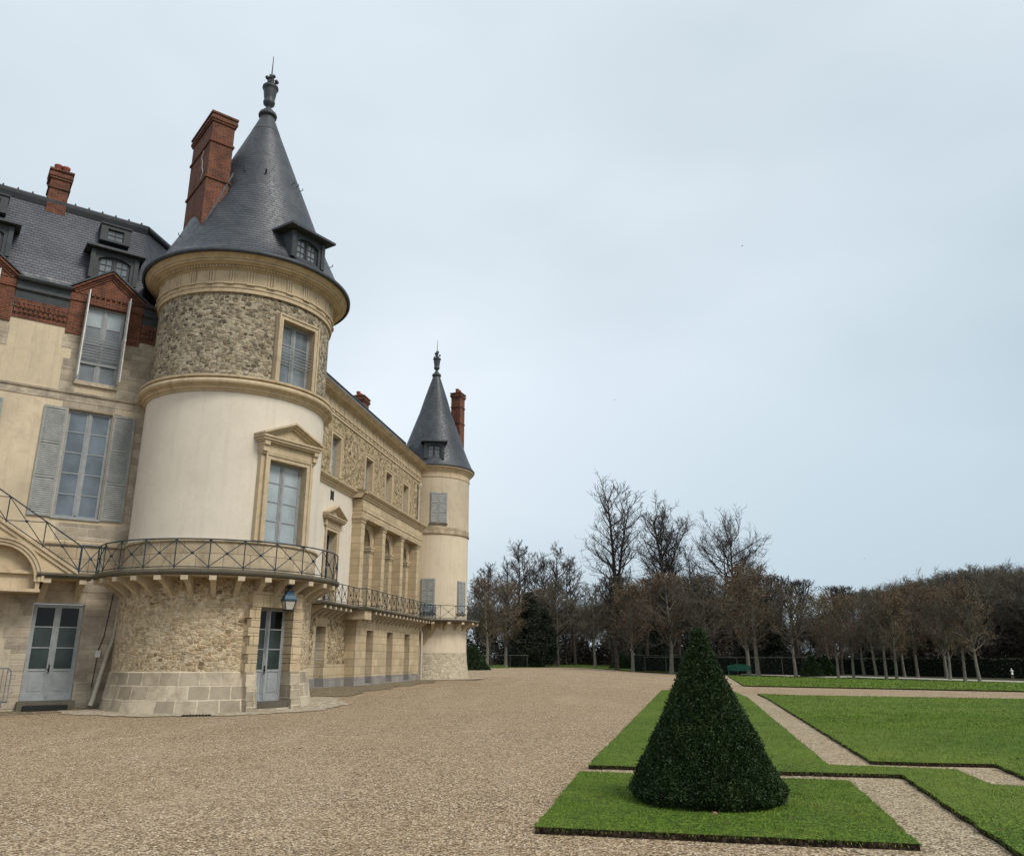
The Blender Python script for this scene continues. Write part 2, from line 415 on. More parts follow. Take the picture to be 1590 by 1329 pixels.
G_PALE = m_glass('pale_grey_glass', (.3, .35, .365), .15, .4, .16)  # pale grey pane colour, slightly mottled
G_DORM = m_glass('dormer_glass', (.14, .16, .17), .1, .5, .3)
IRON = m_paint('blue_black_iron', (.018, .032, .045), .5, .5)
IRONBLUE = m_paint('blue_iron', (.018, .06, .1), .45, .4)
GALV = m_paint('galvanised_steel', (.16, .17, .175), .4, .3)
PIPE = m_paint('pale_zinc_pipe', (.42, .38, .31), .5, .22)
WHITEIRON = m_paint('pale_iron', (.55, .52, .46), .6, .2)
SLAB = m_stone('mossy_slab_stone', (.13, .115, .085), 1.0, .6, .01, .2, .7, (.05, .052, .035), .6, .5)
BRACKET = m_plaster('bracket_stone', (.5, .42, .3), .16, .45, 2.5, (.24, .18, .12))
SLABUNDER = BRACKET
COBBLE = m_rubble('cobbles', [(.3, .24, .16), (.46, .39, .29), (.56, .5, .4), (.38, .31, .21), (.64, .58, .48)], (.34, .28, .18), 7, 7, .6, None)
COBBLE_D = m_rubble('mossy_cobbles', [(.14, .105, .06), (.25, .19, .115), (.33, .26, .165), (.19, .14, .08), (.44, .37, .26)], (.12, .1, .055), 6.5, 6.5, .6, (.22, .17, .1))
GRAVEL = m_ground('warm_gravel', [(.095, .062, .035), (.29, .203, .12), (.43, .318, .195), (.54, .415, .27), (.7, .585, .425)], 40, 17, (.36, .255, .148), .3)
GRAVEL_P = m_ground('pale_path_gravel', [(.12, .085, .05), (.29, .225, .14), (.42, .335, .215), (.52, .43, .295), (.64, .55, .4)], 40, 16, (.36, .275, .17), .35, .6)
SOIL = m_ground('dark_soil', [(.012, .008, .005), (.03, .021, .013), (.05, .036, .023), (.075, .055, .036)], 24, 9, (.02, .013, .008), .5)
TURF = m_ground('turf', [(.035, .065, .008), (.075, .13, .014), (.11, .18, .02), (.15, .22, .028)], 30, 9, (.16, .2, .03), .5, .8, .03)
WOODFLOOR = m_ground('woodland_floor', [(.02, .018, .01), (.045, .038, .02), (.06, .05, .027), (.08, .07, .035)], 9, 3, (.04, .055, .015), .6)
GRASS = m_leaf('grass_blade', (.06, .138, .01), (.18, .28, .028), .6, .5, (.26, .265, .05), 1.1)
YEW = m_leaf('yew_needles', (.008, .022, .006), (.032, .066, .014), .55, 2.5, (.05, .075, .018), 4.5)
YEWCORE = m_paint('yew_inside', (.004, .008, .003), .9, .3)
BARK_D = m_bark('dark_bark', (.055, .046, .038))
TWIG_D = m_bark('dark_twig', (.065, .057, .05))
BARK_P = m_bark('pale_lime_bark', (.19, .18, .145), .55, 8, .4)
TWIG_B = m_bark('brown_twig', (.15, .13, .1))
LEAF_B = m_leaf('brown_leaf', (.12, .075, .04), (.2, .125, .065), .8)
LEAF_OL = m_leaf('olive_twig_haze', (.085, .078, .05), (.145, .13, .088), .85)
EVERG = m_leaf('evergreen_leaf', (.012, .02, .011), (.032, .046, .022), .75)
HEDGE = m_leaf('hedge_leaf', (.02, .026, .013), (.05, .06, .028), .75)
BENCHGREEN = m_paint('green_bench_paint', (.015, .1, .065), .45, .2)
WHITESTONE = m_paint('white_stone', (.7, .69, .64), .6, .1)
BLACK = m_paint('black_iron', (.012, .012, .013), .5, .3)
LAMPGLASS = m_glass('frosted_lamp_glass', (.42, .4, .34), .3, .4, .1)
TERRA = m_paint('terracotta_pot', (.24, .07, .045), .8, .25)
BIRD = m_paint('dark_feather', (.02, .02, .02), .8, .2)
# ------------------------------------------------------------ building elements
def window(parent, T, s0, s1, z0, z1, o, rows, glass, mat=None, name='window', panel=0, cols=1, fw=.055, stile=.11, handle=False, label=None, topglass=None):
    mat = mat or GREYPAINT
    f = MB(); sm = (s0+s1)/2
    mbox(f, T, s0, s0+fw, z0, z1, o, o+.07); mbox(f, T, s1-fw, s1, z0, z1, o, o+.07)
    mbox(f, T, s0+fw, s1-fw, z1-fw, z1, o, o+.068); mbox(f, T, s0+fw, s1-fw, z0, z0+fw*1.3, o, o+.068)
    if stile:
        mbox(f, T, sm-stile/2, sm+stile/2, z0+fw*1.3, z1-fw, o+.005, o+.08); mbox(f, T, sm-.018, sm+.018, z0+fw*1.3, z1-fw, o+.08, o+.1)
        lv = [(s0+fw, sm-stile/2), (sm+stile/2, s1-fw)]
    else: lv = [(s0+fw, s1-fw)]
    zb = z0+fw*1.3+(panel or 0)
    for a, b in lv:
        w2 = .045 if stile else .0
        if w2:
            mbox(f, T, a, a+w2, z0+fw*1.3, z1-fw, o+.01, o+.055); mbox(f, T, b-w2, b, z0+fw*1.3, z1-fw, o+.01, o+.055)
            mbox(f, T, a+w2, b-w2, z1-fw-w2, z1-fw, o+.01, o+.055)
        for r in range(1, rows):
            zz = zb+(z1-fw-zb)*r/rows
            mbox(f, T, a+w2, b-w2, zz-.018, zz+.018, o+.012, o+.052)
        for c in range(1, cols):
            ss = a+w2+(b-a-2*w2)*c/cols
            mbox(f, T, ss-.013, ss+.013, zb, z1-fw-w2, o+.014, o+.048)
        if panel:
            mbox(f, T, a+w2, b-w2, z0+fw*1.3, zb, o+.01, o+.03)
            mbox(f, T, a+w2, b-w2, zb-.07, zb, o+.03, o+.055); mbox(f, T, a+w2, b-w2, z0+fw*1.3, z0+fw*1.3+.12, o+.03, o+.055)
            mbox(f, T, a+w2+.07, b-w2-.07, z0+fw*1.3+.2, zb-.14, o+.03, o+.045)
    w = f.build(name, mat, parent)
    if label: w['label'] = label
    g = MB()
    zz1 = z1-fw
    if topglass:
        zt = zb+(z1-fw-zb)*(rows-1)/rows; zz1 = zt
        g2 = MB()
        for a, b in lv: g2.face([T(a, zt, o+.03), T(b, zt, o+.03), T(b, z1-fw, o+.03), T(a, z1-fw, o+.03)])
        g2.build('pane', topglass, w)
    for a, b in lv: g.face([T(a, zb, o+.03), T(b, zb, o+.03), T(b, zz1, o+.03), T(a, zz1, o+.03)])
    g.build('pane', glass, w)
    if handle:
        h = MB(); hz = z0+1.0
        mbox(h, T, sm-.05, sm-.01, hz-.1, hz+.16, o+.1, o+.115)
        tube(h, [T(sm-.03, hz, o+.115), T(sm-.03, hz, o+.17), T(sm-.15, hz-.01, o+.17)], .014, 6)
        h.build('handle', BLACK, w)
    return w
def shutter(parent, T, s0, s1, z0, z1, o, parts=(.33, .66), mat=None, pitch=.07):
    m = MB(); mat = mat or SHUTTER; st = .075
    mbox(m, T, s0, s0+st, z0, z1, o, o+.04); mbox(m, T, s1-st, s1, z0, z1, o, o+.04)
    zs = [z0]+[z0+(z1-z0)*p for p in parts]+[z1]
    for i, z in enumerate(zs):
        a = z if i == 0 else z-.045
        if i == len(zs)-1: a = z-.09
        mbox(m, T, s0+st, s1-st, a, a+.09, o, o+.038)
    for i in range(len(zs)-1):
        a, b = zs[i]+.09, zs[i+1]-(.09 if i == len(zs)-2 else .045)
        n = max(2, int((b-a)/pitch))
        for k in range(n):
            z = a+(b-a)*(k+.5)/n; d = (b-a)/n*.62
            m.face([T(s0+st, z-d, o+.036), T(s1-st, z-d, o+.036), T(s1-st, z+d*.6, o+.004), T(s0+st, z+d*.6, o+.004)])
            m.face([T(s0+st, z-d, o+.036), T(s0+st, z-d-.012, o+.034), T(s1-st, z-d-.012, o+.034), T(s1-st, z-d, o+.036)])
    m.face([T(s0+st, z0, o+.002), T(s1-st, z0, o+.002), T(s1-st, z1, o+.002), T(s0+st, z1, o+.002)])
    return m.build('shutter', mat, parent)
def railing(parent, M, s0, s1, zb, zt, o, n, boss=True, mat=None, r=.0135, slope=None, name='railing', bossmat=None, ends=True):
    m = MB(); bm = MB()
    zf = slope or (lambda s: 0.0)
    def P(s, z, oo=0): return M(s, z+zf(s), o+oo)
    ss = splits(M, s0, s1); ss = [s0+(s1-s0)*i/max(len(ss)-1, 8) for i in range(max(len(ss)-1, 8)+1)]
    tube(m, [P(s, zt) for s in ss], r*1.7, 6); tube(m, [P(s, zb+.07) for s in ss], r*1.2, 5)
    for i in range(n+1):
        if not ends and i in (0, n): continue
        s = s0+(s1-s0)*i/n
        tube(m, [P(s, zb-.02), P(s, zt)], r*1.35, 5)
    for i in range(n):
        a, b = s0+(s1-s0)*i/n, s0+(s1-s0)*(i+1)/n
        for (za, zc) in ((zb+.08, zt-.02), (zt-.02, zb+.08)):
            tube(m, [P(a+(b-a)*t, za+(zc-za)*t) for t in (0, .25, .5, .75, 1)], r, 4)
        if boss:
            c = P((a+b)/2, (zb+zt)/2+.03); ball(m, c, .052, 8, 5)
    w = m.build(name, mat or IRON, parent)
    return w
def bracket(parent, M, s, w, z0, z1, L, mat=None):
    m = MB(); h = z1-z0
    top = [(0, z1), (L, z1), (L, z1-.13), (L-.06, z1-.16)]
    cur = []
    for i in range(1, 12):
        t = i/11
        # S curve from the nose back to the wall
        x = (L-.08)*(1-t); y = z1-.15-(h-.15)*(.45*t*t*(3-2*t)+.55*t**2.4)
        cur.append((max(x, 0), y))
    prof = (top+cur)[::-1]
    a, b = s-w/2, s+w/2
    m.face([M(a, p[1], p[0]) for p in prof]); m.face([M(b, p[1], p[0]) for p in prof[::-1]])
    for i in range(len(prof)):
        p, q = prof[i], prof[(i+1) % len(prof)]
        m.face([M(a, p[1], p[0]), M(b, p[1], p[0]), M(b, q[1], q[0]), M(a, q[1], q[0])])
    # raised fillet along the curve and the pale nose block
    mbox(m, M, s-w/2-.012, s+w/2+.012, z1-.15, z1-.005, L-.02, L+.035)
    return m.build('bracket', mat or BRACKET, parent)
def surround(parent, T, s0, s1, z0, z1, w, o0, o1, mat=None, sill=True, name='window_surround', inner=True):
    m = MB()
    mbox(m, T, s0-w, s0, z0, z1+w, o0, o1); mbox(m, T, s1, s1+w, z0, z1+w, o0, o1); mbox(m, T, s0, s1, z1, z1+w, o0, o1-.001)
    if inner:   # outer raised fillet
        e = w*.3
        mbox(m, T, s0-w-.002, s0-w+e, z0, z1+w+.002, o1-.05, o1+.035); mbox(m, T, s1+w-e, s1+w+.002, z0, z1+w+.002, o1-.05, o1+.035)
        mbox(m, T, s0-w+e, s1+w-e, z1+w-e, z1+w+.002, o1-.05, o1+.034)
    if sill: mbox(m, T, s0-w-.05, s1+w+.05, z0-.13, z0, o0, o1+.09)
    return m.build(name, mat or LIME_PLAIN, parent)
def pediment(parent, T, sc_, half, zb, rise, o0, o1, mat=None, th=.2):
    m = MB(); mat = mat or LIME_PLAIN
    # bed moulding, stepped
    mbox(m, T, sc_-half+.1, sc_+half-.1, zb-.07, zb, o0, o1-.12)
    mbox(m, T, sc_-half+.05, sc_+half-.05, zb, zb+.09, o0, o1-.05)
    mbox(m, T, sc_-half, sc_+half, zb+.09, zb+.15, o0, o1)
    prism(m, T, [(sc_-half+.25, zb+.15), (sc_+half-.25, zb+.15), (sc_, zb+rise-.12)], o0, o1-.24)
    zE, zA, zB = zb+.25, zb+rise, zb+.15
    def start(d):
        z = zE-d
        if z >= zB: return (half, z)
        return (half*(1-(zB-z)/(zA-zE)), zB)
    for sg in (-1, 1):
        for d0, d1, oo in ((0, .075, o1+.02), (.077, .15, o1-.06), (.152, .235, o1-.15)):
            a, c = start(d0), start(d1)
            pl = [(sc_+sg*a[0], a[1]), (sc_, zA-d0), (sc_, zA-d1), (sc_+sg*c[0], c[1])]
            prism(m, T, pl, o0, oo)
    return m.build('pediment', mat, parent)
def round_cornice(mb, M, s0, s1, R, zf, ro):
    # architrave, frieze, dentil bed, corona as swept mouldings; offsets measured from the drum
    sweep(mb, M, s0, s1, [(-.1, zf), (.05, zf), (.05, zf+.16), (.08, zf+.16), (.08, zf+.3), (.12, zf+.31), (.12, zf+.36), (.05, zf+.37), (.05, zf+.86), (.1, zf+.87), (.1, zf+.92), (.16, zf+.93),
        (.16, zf+1.0), (.3, zf+1.02), (.32, zf+1.06), (ro-.2, zf+1.07), (ro-.2, zf+1.14), (ro-.15, zf+1.15), (ro-.12, zf+1.2), (ro-.04, zf+1.26), (ro, zf+1.3), (-.1, zf+1.3)])
    L = s1-s0; n = int(round(L/.72)); 
    for i in range(n):
        c = s0+(i+.5)*L/n
        for k in (-1, 0, 1): mbox(mb, M, c+k*.095-.034, c+k*.095+.034, zf+.375, zf+.855, .045, .085)
        mbox(mb, M, c-.15, c+.15, zf+.28, zf+.335, .1, .145)
    n = int(L/.115)
    for i in range(n):
        c = s0+(i+.5)*L/n; mbox(mb, M, c-.034, c+.034, zf+.925, zf+1.0, .14, .215)
def finial(parent, C, z0, k=1.0, lean=0):
    m = MB(); z = z0
    lathe(m, C, [(.3*k, z-.35), (.24*k, z-.02), (.38*k, z), (.4*k, z+.1), (.36*k, z+.2), (.22*k, z+.24), (.22*k, z+.36), (.14*k, z+.42), (.1*k, z+.52), (.12*k, z+.56),
        (.24*k, z+.68), (.26*k, z+.8), (.22*k, z+.86), (.24*k, z+1.0), (.29*k, z+1.38), (.3*k, z+1.45), (.35*k, z+1.5), (.34*k, z+1.6), (.24*k, z+1.64), (.0, z+1.66)], 20)
    # bunch of metal leaves and fruit above the urn
    rnd = random.Random(5)
    for i in range(16):
        a = rnd.random()*6.28; r = rnd.uniform(.05, .26)*k; hh = rnd.uniform(.0, .32)+(.26-r/k)*1.2
        ball(m, (C[0]+r*sin(a), C[1]+r*cos(a), z+1.68+hh), rnd.uniform(.05, .095)*k, 6, 4)
        tube(m, [(C[0], C[1], z+1.6), (C[0]+r*.6*sin(a), C[1]+r*.6*cos(a), z+1.65+hh*.6), (C[0]+r*1.25*sin(a), C[1]+r*1.25*cos(a), z+1.66+hh)], [.03, .05, .012], 4)
    tube(m, [(C[0], C[1], z+2.0), (C[0], C[1], z+3.25)], [.035, .014], 6)
    return m.build('finial', LEAD, parent)
def chimney(parent, c, sx, sy, z0, z1, az, pots=2, mat=None, bands=(.0,), anchor=None, name='chimney'):
    m = MB()
    obox(m, c, sx, sy, z0, z1-.42, az)
    for (a, b, e) in ((.42, .32, .05), (.32, .2, .09), (.2, .08, .05), (.08, 0, .1)): obox(m, c, sx+2*e, sy+2*e, z1-a, z1-b, az)
    for b in bands:
        obox(m, c, sx+.1, sy+.1, z1-b-.09, z1-b, az)
    w = m.build(name, mat or BRICK, parent)
    M = plane_map(c, az)
    if pots:
        for i in range(pots):
            s = (i-(pots-1)/2)*sy/pots*.8
            p = MB(); q = M(s, 0, 0)
            lathe(p, q, [(.14, z1-.02), (.17, z1+.02), (.13, z1+.3), (.16, z1+.34), (.16, z1+.4), (.1, z1+.4), (.1, z1+.1)], 12)
            p.build('chimney_pot', TERRA, w)
    return w, M
def dormer(parent, T, s, half, z0, z1, o_front, depth, over=.35, rows=3, cols=2, mat=None, glass=None, lower=0.0):
    # slate-hung box with a flat lead hood, a timber frame and an arched light
    m = MB(); mat = mat or DARKWOOD
    mbox(m, T, s-half, s-half+.22, z0, z1, o_front-depth, o_front); mbox(m, T, s+half-.22, s+half, z0, z1, o_front-depth, o_front)
    mbox(m, T, s-half+.22, s+half-.22, z1-.2, z1, o_front-depth, o_front-.002); mbox(m, T, s-half+.22, s+half-.22, z0-.2, z0+.06, o_front-depth, o_front-.004)
    # segmental head pieces
    n = 8; w = half-.22; zt = z1-.2
    for i in range(n):
        a, b = -w+2*w*i/n, -w+2*w*(i+1)/n
        h = lambda x: zt-.16*(x/w)**2
        prism(m, T, [(s+a, h(a)), (s+b, h(b)), (s+b, zt), (s+a, zt)], o_front-.14, o_front-.003)
    mbox(m, T, s-half-.06, s-half+.1, z0, z1-.05, o_front-.05, o_front+.06); mbox(m, T, s+half-.1, s+half+.06, z0, z1-.05, o_front-.05, o_front+.06)
    d = m.build('dormer', mat, parent)
    r = MB()
    ov = over
    A = [T(s-half-ov, z1, o_front+ov), T(s+half+ov, z1, o_front+ov), T(s+half+ov, z1+.1, o_front-depth), T(s-half-ov, z1+.1, o_front-depth)]
    B = [(p[0], p[1], p[2]+.09) for p in A]
    r.face(A[::-1]); r.face([B[0], B[1], T(s+half*.45, z1+.52, o_front-depth*.62), T(s-half*.45, z1+.52, o_front-depth*.62)])
    r.face([B[1], B[2], T(s+half*.45, z1+.52, o_front-depth*.62)]); r.face([B[3], B[0], T(s-half*.45, z1+.52, o_front-depth*.62)])
    r.face([B[2], B[3], T(s-half*.45, z1+.52, o_front-depth*.62), T(s+half*.45, z1+.52, o_front-depth*.62)])
    for i in range(4): r.face([A[i], A[(i+1) % 4], B[(i+1) % 4], B[i]])
    r.build('dormer_hood', LEAD, d)
    window(d, T, s-half+.22, s+half-.22, z0+.06, z1-.2, o_front-.16, rows, glass or G_DORM, mat, cols=cols, fw=.05, stile=.09)
    return d
# ------------------------------------------------------------ near round tower
TC = (-10.80, 30.09); RT = 3.31; REF = 160.25
M = cyl_map(TC, RT, REF); FULL = 2*pi*RT
SA, SB = -FULL*.5, FULL*.5
AX = 2.02                                   # arc position of the window axis
T = tangent_map(TC, RT, REF, AX)
def near_tower():
    t = thing('round_tower', 'large near round tower with slate cone, brick chimney and grey millstone upper drum', 'tower', (TC[0], TC[1], 0))
    dh = (AX-.72, AX+.80)
    talus = lambda z: .19*max(0, 1-z/1.24)**1.3+.045 if z < 1.24 else .045
    b = MB(); wall(b, M, SA, SB, -.2, 1.24, [(AX-.95, AX+1.05, .1, 2)], 0, talus, (0, .2, .4, .6, .8, 1.0)); 
    sweep(b, M, SA, AX-.95, [(-.05, 1.24), (.045, 1.24), (.0, 1.27), (-.05, 1.27)]); sweep(b, M, AX+1.05, SB, [(-.05, 1.24), (.045, 1.24), (.0, 1.27), (-.05, 1.27)])
    b.build('stone_base', ASHLAR, t)
    b = MB(); wall(b, M, SA, SB, 1.2, 4.4, [(AX-1.0, AX+1.0, 0, 3.7)], 0); b.build('rubble_wall', RUB_LOW, t)
    b = MB(); wall(b, M, SA, SB, 5.4, 10.9, [(AX-1.02, AX+1.02, 5.2, 8.75)], 0, g=3); b.build('plaster_wall', PL_WHITE, t)
    b = MB(); wall(b, M, SA, SB, 11.2, 14.8, [(AX-1.0, AX+1.0, 11.2, 14.0)], 0, lambda z: -.03); b.build('rubble_wall', RUB_UP, t)
    b = MB(); wall(b, M, SA, SB, 4.4, 5.42, [], 0, lambda z: .05, g=4)
    sweep(b, M, SA, SB, [(-.05, 5.42), (.06, 5.42), (.11, 5.46), (.11, 5.53), (0.0, 5.56), (-.05, 5.56)]); b.build('stone_band', LIME_OLD, t)
    # string-course ring
    b = MB()
    pr = [(-.05, 10.78), (.05, 10.78), (.07, 10.84), (.13, 10.86), (.15, 10.94)]
    for i in range(7):
        a = -pi/2+pi*i/6; pr.append((.2+.13*cos(a), 11.09+.115*sin(a)))
    pr += [(.22, 11.23), (.3, 11.26), (.3, 11.33), (.03, 11.37), (-.05, 11.37)]
    sweep(b, M, SA, SB, pr); b.build('string_course', LIME_PLAIN, t)
    b = MB(); round_cornice(b, M, SA, SB, RT, 14.62, .62); b.build('cornice', LIME_PLAIN, t)
    # roof
    b = MB()
    prof = [(3.5, 15.93), (3.97, 15.96), (3.99, 16.03), (3.8, 16.22), (3.6, 16.5), (3.42, 16.85), (3.22, 17.28), (3.0, 17.75), (2.7, 18.5), (2.3, 19.5), (1.9, 20.5), (1.5, 21.5), (1.1, 22.5), (.7, 23.5), (.32, 24.42), (.26, 24.6)]
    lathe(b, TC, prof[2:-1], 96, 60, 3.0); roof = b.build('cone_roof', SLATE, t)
    b = MB(); lathe(b, TC, prof[:3], 96, 61); lathe(b, TC, [(3.99, 15.9), (4.06, 15.93), (4.06, 16.04), (3.98, 16.06)], 96, 62)
    b.build('gutter', LEAD, t)
    b = MB(); lathe(b, TC, [(.62, 23.72), (.36, 24.4), (.3, 24.62)], 24, 63); b.build('lead_cap', LEAD, roof)
    rr = random.Random(3)
    for i in range(12):
        b = MB()
        a = rr.uniform(80, 240); z = rr.choice((17.3, 19.2, 20.7)); r = 3.2-(z-17.28)*.4
        q = (TC[0]+r*sin(R_(a)), TC[1]+r*cos(R_(a)))
        tube(b, [(q[0], q[1], z), (q[0]+.12*sin(R_(a)), q[1]+.12*cos(R_(a)), z+.02), (q[0]+.14*sin(R_(a)), q[1]+.14*cos(R_(a)), z+.12)], .02, 4)
        b.build('roof_hook', LEAD, roof)
    finial(t, TC, 24.62)
    # chimney on the left flank of the cone
    c0 = (-11.94, 27.25); az = 51.0
    d = (sin(R_(az)), cos(R_(az))); l = (-cos(R_(az)), sin(R_(az)))
    sx, sy = 2.4, .88
    cc = (c0[0]+d[0]*sy/2+l[0]*sx/2, c0[1]+d[1]*sy/2+l[1]*sx/2)
    ch, Mc = chimney(t, cc, sx, sy, 15.9, 22.75, az, 0, bands=(1.25, 2.9))
    b = MB(); ML = plane_map(c0, az-270)     # long left face
    # S-shaped tie anchor on the flank
    ML = plane_map((c0[0], c0[1]), az+90)
    pts = []
    for i in range(25):
        q = i/24; zz = 21.25-1.3*q
        ss = .62+(.17*sin(pi*min(1, q*2.6)) if q < .385 else -.17*sin(pi*min(1, (1-q)*2.6)) if q > .615 else 0)
        pts.append((ss, zz))
    P = lambda s, z: (c0[0]+l[0]*s-d[0]*.04, c0[1]+l[1]*s-d[1]*.04, z)
    tube(b, [P(s, z) for s, z in pts], .02, 5); b.build('wall_anchor', WHITEIRON, ch)
    b = MB()
    for k in range(9):          # stepped lead flashing against the cone
        q = k/8; zz = 17.5+2.55*q
        s = .88*q; p0 = (c0[0]+d[0]*s, c0[1]+d[1]*s)
        b.face([(p0[0]+.03*cos(R_(az)), p0[1]-.03*sin(R_(az)), zz-.18), (p0[0]+d[0]*.12+.03*cos(R_(az)), p0[1]+d[1]*.12-.03*sin(R_(az)), zz+.14), (p0[0]+d[0]*.12+.03*cos(R_(az)), p0[1]+d[1]*.12-.03*sin(R_(az)), zz+.34), (p0[0]+.03*cos(R_(az)), p0[1]-.03*sin(R_(az)), zz+.02)])
    b.build('flashing', LEAD, ch)
    # dormer in the cone on the window axis
    DT = plane_map(TC, REF-math.degrees(AX/RT)-90)
    dormer(t, DT, -.22, .74, 16.28, 17.42, 3.72, 2.4, .34, 3, 2)
    # ground-floor door with quoined jambs
    b = MB()
    for sgn in (-1, 1):
        zz = 1.24
        k = 0
        while zz < 3.35:
            h = .29; w = .36 if k % 2 else .44
            a = AX-.70-w if sgn < 0 else AX+.70
            mbox(b, T, a, a+w, zz+.008, min(zz+h, 3.36)-.008, -.7, .05+.01*(k % 2)); zz += h; k += 1
    for k in range(5):
        a = AX-1.06+k*2.12/5; mbox(b, T, a+.006, a+2.12/5-.006, 3.36, 3.86, -.7, .055)
    T0 = T
    db = b
    # T is centred on AX: shift to frame coordinates
    ds = db.build('door_surround', LIME, t)
    for sgn in (-1, 1):
        b = MB()
        for k in range(3):
            z0 = -.1+k*.45 if k else -.15; z1 = .35+k*.45
            pr_ = talus((max(z0, 0)+z1)/2)
            a = AX-1.1 if sgn < 0 else AX+.70
            w = .40
            mbox(b, T, a, a+w, z0+.004, min(z1, 1.25)-.004, -.7, pr_+.035)
        b.build('door_base_stones', ASHLAR, t)
    dr = window(t, T, AX-.70, AX+.70, .3, 3.36, -.47, 3, G_DOOR, name='door', panel=.95, handle=True, topglass=G_DARK)
    b = MB(); mbox(b, T, AX-.70, AX+.70, -.1, .295, -.6, .1); b.build('door_step', SLAB, t)
    # first-floor window, pedimented
    w = window(t, T, AX-.83, AX+.83, 5.6, 8.46, -.34, 4, G_PALE, label=None)
    surround(w, T, AX-.83, AX+.83, 5.56, 8.46, .2, -.5, .04, LIME_PLAIN, sill=False)
    b = MB()
    for sg in (-1, 1): mbox(b, T, AX+sg*1.1-.08, AX+sg*1.1+.08, 5.56, 8.72, -.5, -.03)
    mbox(b, T, AX-1.03, AX+1.03, 8.68, 9.1, -.4, .05)
    for sg in (-1, 1):
        c = AX+sg*1.12
        mbox(b, T, c-.09, c+.09, 8.62, 8.7, -.4, .06); mbox(b, T, c-.1, c+.1, 8.7, 8.92, -.4, .13); mbox(b, T, c-.11, c+.11, 8.92, 9.1, -.4, .2)
    b.build('window_entablature', LIME_PLAIN, w)
    pediment(w, T, AX-.02, 1.36, 9.1, .84, -.55, .3)
    # second-floor window with guard bars
    w = window(t, T, AX-.76, AX+.76, 11.42, 13.86, -.36, 3, G_DORM)
    surround(w, T, AX-.76, AX+.76, 11.38, 13.86, .2, -.5, .03, LIME_PLAIN, sill=False)
    b = MB()
    for k in range(6): tube(b, [T(AX-.76, 12.3+k*.125, -.12), T(AX+.76, 12.3+k*.125, -.12)], .016, 5)
    b.build('guard_bar', GREYPAINT, w)
    # balcony
    rb = .96
    b = MB(); s0, s1 = -4.6, 4.75
    sweep(b, M, s0, s1, [(.0, 4.27), (rb-.08, 4.27), (rb, 4.31), (rb+.03, 4.36), (rb+.03, 4.44), (0, 4.46)])
    bal = b.build('balcony', SLAB, t)
    b = MB(); sweep(b, M, s0, s1, [(0, 4.255), (rb-.1, 4.255), (rb-.1, 4.268), (0, 4.268)]); b.build('balcony_soffit', SLABUNDER, bal)
    for i in range(14):
        s = -4.35+i*.69
        bracket(bal, M, s, .15, 3.66, 4.255, rb-.06)
    railing(bal, cyl_map(TC, RT+rb-.08, REF, .3), s0*(RT+rb-.08)/RT, s1*(RT+rb-.08)/RT, 4.45, 5.42, 0, 11)
    return t
_T = T
def T(s, z, o=0.0): return _T(s-AX, z, o)
T.step = None; T.curv = False
TOWER = near_tower()
